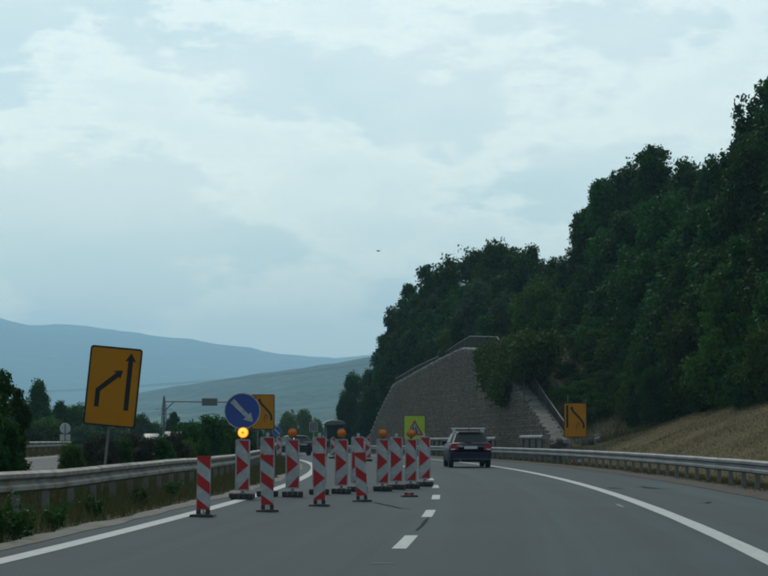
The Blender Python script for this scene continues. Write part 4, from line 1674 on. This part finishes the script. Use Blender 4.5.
sky_l = [(553, 261, 21, 26, 'dark', 'rightmost tree of the grove behind the stone wall'),
         (528, 250, 21, 28, 'dark', 'high rounded tree right of centre in the grove over the wall'),
         (500, 246, 21, 30, 'dark', 'highest tree of the grove behind the stone wall'),
         (473, 254, 20.5, 26, 'dark', 'tree left of the highest one in the grove over the wall'),
         (446, 264, 20, 24, 'dark', 'spreading skyline tree above the left half of the wall'),
         (427, 271, 19, 20, 'dark', 'narrow skyline tree above the left slope of the wall'),
         (410, 289, 18, 18, 'dark', 'tree stepping down the skyline above the left wall slope'),
         (396, 311, 17.5, 16, 'dark', 'lower skyline tree near the left end of the wall'),
         (384, 338, 16.8, 14, 'dark', 'small tree overhanging the left end of the wall'),
         (480, 283, 18.5, 30, 'grey', 'greyish green tree in the middle of the grove over the wall'),
         (506, 296, 17.5, 28, 'grey', 'greyish green tree above the wall fence'),
         (452, 300, 18, 26, 'dark', 'dark tree above the left wall slope, below the skyline'),
         (430, 314, 17, 24, 'dark', 'dark tree close above the left wall coping'),
         (410, 335, 16.2, 18, 'dark', 'low dark tree above the left wall corner'),
         (535, 285, 18.5, 30, 'mid', 'green tree right of the greyish ones in the grove'),
         (372, 372, 16.5, 17, 'grey', 'greyish bushy tree beyond the left end of the wall'),
         (353, 376, 15.5, 14, 'dark', 'leftmost tree of the grove, beside the distant hills'),
         (366, 398, 15.0, 14, 'dark', 'low bushy tree at the foot of the wall left end'),
         (348, 396, 14.5, 12, 'dark', 'low tree at the left rim of the grove above the tractor')]
for px, ty, o_, rp, kd, lb in sky_l:
    tree(px, ty, 0, kd, lb, grove, rp, o=o_)
for px, ty, o_, rp in [(510, 278, 20, 30), (470, 285, 20, 28), (437, 297, 19, 26), (418, 312, 17.5, 22), (400, 335, 16.8, 18), (545, 278, 20, 28), (565, 272, 21, 26),
                       (462, 312, 17.2, 26), (388, 358, 16.0, 14), (370, 388, 15.2, 14), (490, 318, 16.4, 26), (445, 330, 16.2, 22)]:
    tree(px, ty, 0, 'dark', 'dark tree filling the middle of the grove behind the stone wall', grove, rp, o=o_)
tree(445, 331, 0, 'light', 'small feathery pale shrub leaning over the wall coping', None, 9, 'shrub', 'shrub', o=13.9)

# ivy hanging over the wall
def ivy():
    rnd = np.random.default_rng(90)
    cs = []
    s0_, s1_ = s_px(531, WO), s_px(488, WO)
    root_ = empty('ivy', P((s0_ + s1_) / 2, WO - 0.2), 0, 'dark green ivy hanging down over the stone wall between fence and railing', 'ivy')
    inv_ = Vector(root_.location)
    px_tab = [(485, 352), (492, 382), (500, 398), (508, 399), (514, 380), (522, 366), (532, 360)]
    top_tab = [(485, 349), (500, 345), (515, 338), (532, 335)]
    while len(cs) < 1100:
        px = rnd.uniform(487, 526)
        lo, hi = lerp_tab(px_tab, px), lerp_tab(top_tab, px)
        py = hi + (lo - hi) * rnd.uniform() ** 0.9 + rnd.normal() * 3
        s_ = s_px(px, WO)
        p_ = P(s_, WO)
        z_ = EYE + (HOR - py) / F * p_.y - zr(s_)
        wt_ = wall_top(s_)
        o_ = WO - rnd.uniform(0.0, 0.55) if z_ < wt_ else WO + rnd.uniform(-0.5, 2.0)
        cs.append(P(s_, o_, z_) - inv_)
    cs = np.array([tuple(c_) for c_ in cs])
    cent = np.repeat(cs, 22, 0) + rnd.normal(size=(len(cs) * 22, 3)) * 0.22
    v, q = leaf_quads(cent, 0.13, rnd)
    o_ = link('leaves', np_mesh('leaves', v, q, 'leaf_mid'), root_)
    mb_ = MB()
    for px in (492, 499, 505, 511, 518, 526):
        s_ = s_px(px, WO)
        t_ = wall_top(s_)
        lo = EYE + (HOR - lerp_tab(px_tab, px)) / F * P(s_, WO).y - zr(s_)
        mb_.tube([P(s_, WO + 0.3, t_ + 0.15) - inv_, P(s_, WO - 0.12, t_) - inv_, P(s_ + 0.3, WO - 0.1, max(0.3, lo)) - inv_], [0.04, 0.035, 0.015], 5)
    mb_.build('stem', 'bark', root_)


ivy()

# left side: median shrubs, trees across the opposite road, far bushes
left = [(18, 392, 39.0, 15, 'dark', 'broadleaf_tree', 'small leafy tree right of the left edge tree, behind the guardrail'),
        (-2, 375, 37.5, 26, 'dark', 'broadleaf_tree', 'leafy tree at the left edge leaning over the guardrail'),
        (-20, 384, 36.0, 30, 'bush', 'shrub', 'shrub cut by the left edge behind the guardrail'),
        (8, 422, 36.5, 20, 'bush', 'shrub', 'low green shrub under the left edge tree behind the guardrail'),
        (72, 444, 52, 15, 'bushmid', 'shrub', 'small yellowish shrub behind the guardrail left of the tilted sign'),
        (91, 441, 55, 15, 'dull', 'shrub', 'brownish twiggy shrub under the tilted orange sign'),
        (105, 436, 57, 17, 'dull', 'shrub', 'brownish twiggy shrub at the tilted sign post'),
        (121, 440, 58, 16, 'bush', 'shrub', 'green shrub right of the tilted sign post'),
        (133, 435, 61, 17, 'dull', 'shrub', 'dull twiggy shrub left of the gantry mast'),
        (147, 439, 60, 17, 'dull', 'shrub', 'dull twiggy shrub below the gantry mast'),
        (162, 438, 63, 16, 'bush', 'shrub', 'green shrub hiding the lower half of the oncoming dark car'),
        (175, 434, 65, 17, 'dull', 'shrub', 'dull twiggy shrub at the right end of the brownish hedge'),
        (190, 424, 78, 22, 'dark', 'shrub', 'dark shrub under the gantry panel'),
        (209, 417, 82, 24, 'dark', 'shrub', 'tallest dark shrub left of the blue disc'),
        (228, 421, 88, 22, 'mid', 'shrub', 'green shrub right behind the blue disc'),
        (246, 429, 96, 18, 'dark', 'shrub', 'dark shrub between the two boards near the lit lamp'),
        (186, 441, 70, 16, 'bushmid', 'shrub', 'small green shrub above the leftmost beacon post')]
for px, ty, Y, rp, kd, nm, lb in left:
    tree(px, ty, Y, kd, lb, 'shrubs on the median', rp, nm, 'tree' if nm.endswith('tree') else 'shrub')
across = [(39, 384, 150, 24, 'cone', 'conical dark tree standing beyond the opposite road'),
          (17, 400, 155, 26, 'grey', 'leafy tree left of the conical one beyond the opposite road'),
          (60, 404, 152, 18, 'cone', 'small pointed tree right of the conical one'),
          (76, 407, 165, 24, 'dark', 'dark tree just left of the tilted orange sign'),
          (94, 414, 170, 24, 'dark', 'dark tree hidden behind the tilted orange sign'),
          (140, 416, 185, 24, 'grey', 'hazy grey-green tree left of the gantry mast'),
          (154, 424, 195, 20, 'dark', 'low hazy tree at the foot of the gantry mast'),
          (174, 414, 190, 14, 'cone', 'small dark tree just right of the gantry mast'),
          (120, 425, 180, 24, 'dark', 'low dark tree right of the tilted orange sign'),
          (50, 420, 140, 26, 'mid', 'bushy green shrub behind the round sign back'),
          (28, 424, 138, 26, 'dark', 'dark low bush behind the far guardrail at left'),
          (86, 426, 150, 24, 'grey', 'grey-green low bush right of the round sign back'),
          (-6, 395, 150, 30, 'dark', 'dark tree cut by the left edge beyond the opposite road'),
          (106, 428, 176, 24, 'mid', 'low green bush under the tilted orange sign'),
          (188, 424, 200, 22, 'dark', 'low dark bush below the gantry arm')]
for px, ty, Y, rp, kd, lb in across:
    tree(px, ty, Y, kd, lb, 'trees beyond the opposite road', rp, minh=1.5)
farb = [(287, 413, 270, 13, 'light', 'bright green bush behind the second amber lamp'),
        (304, 411, 280, 13, 'light', 'bright green bush left of the dark square sign'),
        (270, 424, 265, 10, 'light', 'low bright bush behind the small distant blue disc'),
        (318, 420, 290, 9, 'light', 'bright green bush right of the dark square sign'),
        (255, 428, 200, 12, 'bushmid', 'green bush below the far orange sign')]
for px, ty, Y, rp, kd, lb in farb:
    tree(px, ty, Y, kd, lb, 'bushes round the far bend', rp, minh=1.5)

# ------------------------------------------------------------------ grass
def grass(name, n, srange, orange, hrange, width, mat, seed, dens=None, lean=0.35):
    rnd = np.random.default_rng(seed)
    vs_ = np.zeros((n, 3, 3), np.float32)
    i = 0
    while i < n:
        s_ = rnd.uniform(*srange)
        o_ = rnd.uniform(*orange)
        k_ = noise.noise(Vector((s_ * 0.5, o_ * 0.8, seed))) * 0.5 + 0.5
        if dens and rnd.uniform() > dens(s_, o_, k_):
            continue
        h_ = rnd.uniform(*hrange) * (0.45 + 0.9 * k_)
        p = P(s_, o_)
        z_ = near_h(s_, o_) - 0.02
        a = rnd.uniform(0, math.pi)
        w_ = width * rnd.uniform(0.6, 1.3)
        lx, ly = rnd.normal(0, lean, 2) * h_
        dx, dy = math.cos(a) * w_, math.sin(a) * w_
        vs_[i] = ((p.x - dx, p.y - dy, z_), (p.x + dx, p.y + dy, z_), (p.x + lx, p.y + ly, z_ + h_))
        i += 1
    me = np_mesh(name, vs_.reshape(-1, 3), np.arange(n * 3).reshape(-1, 3), mat, tri=True)
    return tag(link(name, me), kind='stuff')


def wall_clear(s_, o_, k_):
    if s_ > WS0 - 1 and o_ > 12.6:
        return 0.0
    return 1.0


g1 = grass('verge_grass', 90000, (-46, 60), (-4.6, -0.85), (0.12, 0.40), 0.006, 'grass_green', 3, lambda s_, o_, k_: 0.25 + 0.9 * k_)
g1['label'] = 'rough green and straw grass on the left verge round the guardrail'
g2 = grass('bank_grass', 120000, (-34, 48), (11.2, 19.0), (0.04, 0.15), 0.006, 'grass_dry', 5, wall_clear, 0.5)
g2['label'] = 'dry straw-coloured grass on the bank behind the right guardrail'
g3 = grass('far_verge_grass', 12000, (0, 130), (-16.5, -12.8), (0.2, 0.5), 0.02, 'grass_dry', 8)
g3['label'] = 'dry brown grass strip along the far side of the opposite road'
g4 = grass('shade_grass', 16000, (44, 78), (14.3, 21.0), (0.15, 0.5), 0.02, 'grass_green', 12)
g4['label'] = 'rough shaded grass on the bank beside the sloping railing'
g5 = grass('litter_grass', 26000, (-36, 90), (10.5, 11.6), (0.04, 0.22), 0.008, 'grass_dry', 14, lambda s_, o_, k_: (o_ - 10.3) * 0.8 * k_)
g5['label'] = 'short dry grass growing under the right guardrail'
# weedy plants right at the left edge of the picture, in front of the rail
WEEDS = [(2, 24.0, 0.55, 'leafy weed clump before the guardrail at the very left edge'), (16, 24.6, 0.42, 'second leafy weed clump from the left edge'),
         (30, 25.6, 0.30, 'low weed clump between the first two guardrail posts'), (58, 27.5, 0.30, 'low weed clump before the guardrail under the far grey road'),
         (96, 31.0, 0.34, 'weed clump before the guardrail under the tilted orange sign'), (140, 35.5, 0.30, 'weed clump before the guardrail left of the leftmost beacon post'),
         (172, 40.0, 0.34, 'weed clump just left of the leftmost beacon post')]
for i, (px, Y, h_, lb) in enumerate(WEEDS):
    x = (px - CX) / F * Y
    r = empty('weed_clump', (x, Y, ground_z(x, Y) - 0.03), i * 2.0, lb, 'weed', 'weeds before the left guardrail')
    rnd = np.random.default_rng(300 + i)
    mb_ = MB()
    tips = []
    for k in range(11):
        a, q = rnd.uniform(0, 6.28), rnd.uniform(0.1, 0.6) * h_
        p1 = Vector((q * math.cos(a), q * math.sin(a), h_ * rnd.uniform(0.5, 1.05)))
        mb_.tube([(0, 0, 0), p1 * 0.5 + Vector((0, 0, 0.05)), p1], [0.006, 0.005, 0.003], 4)
        tips += [tuple(p1 * f + Vector((0, 0, 0.04))) for f in rnd.uniform(0.35, 1.0, 26)]
    mb_.build('stem', 'grass_green', r)
    cent = np.array(tips) + rnd.normal(size=(len(tips), 3)) * 0.035
    v, q_ = leaf_quads(cent, 0.038, rnd)
    link('leaves', np_mesh('leaves', v, q_, 'leaf_dark'), r)

# ------------------------------------------------------------------ bird
b = at(378.5, 251, 260)
bird = empty('bird', b, rad(80), 'tiny dark bird gliding high in the sky left of the wood', 'bird')
MB().tube([(0, -0.24, 0.02), (0, -0.16, 0.0), (0, 0.02, 0.0), (0, 0.16, 0.02), (0, 0.22, 0.03), (0, 0.27, 0.025)], [0.02, 0.05, 0.075, 0.05, 0.045, 0.008], 8).build('body', 'bird', bird, True)
for sx in (-1, 1):
    MB().add([(sx * .03, -.06, .02), (sx * .03, .09, .02), (sx * .26, .10, .09), (sx * .50, .0, .05), (sx * .25, -.05, .08),
              (sx * .03, -.06, .0), (sx * .03, .09, .0), (sx * .26, .10, .075), (sx * .50, .0, .045), (sx * .25, -.05, .065)],
             [(0, 1, 2, 3, 4), (9, 8, 7, 6, 5), (0, 5, 6, 1), (1, 6, 7, 2), (2, 7, 8, 3), (3, 8, 9, 4), (4, 9, 5, 0)]).build('wing', 'bird', bird)

# ------------------------------------------------------------------ haze
top_z, low_z = 620.0, -70.0
mb = MB().box(-11900, 11900, -11900, 11900, low_z, top_z)
hm = bpy.data.materials.new('haze_air')
hm.use_nodes = True
t = hm.node_tree
for n in list(t.nodes):
    t.nodes.remove(n)
out = N(t, 'ShaderNodeOutputMaterial')
pv = N(t, 'ShaderNodeVolumePrincipled')
pv.inputs['Color'].default_value = (0.44, 0.75, 1.0, 1)
pv.inputs['Density'].default_value = 1.75e-4
pv.inputs['Anisotropy'].default_value = 0.4
t.links.new(pv.outputs[0], out.inputs['Volume'])
hz = mb.build('haze', hm)
hz['kind'] = 'stuff'
hz['label'] = 'pale blue summer haze over the valley'
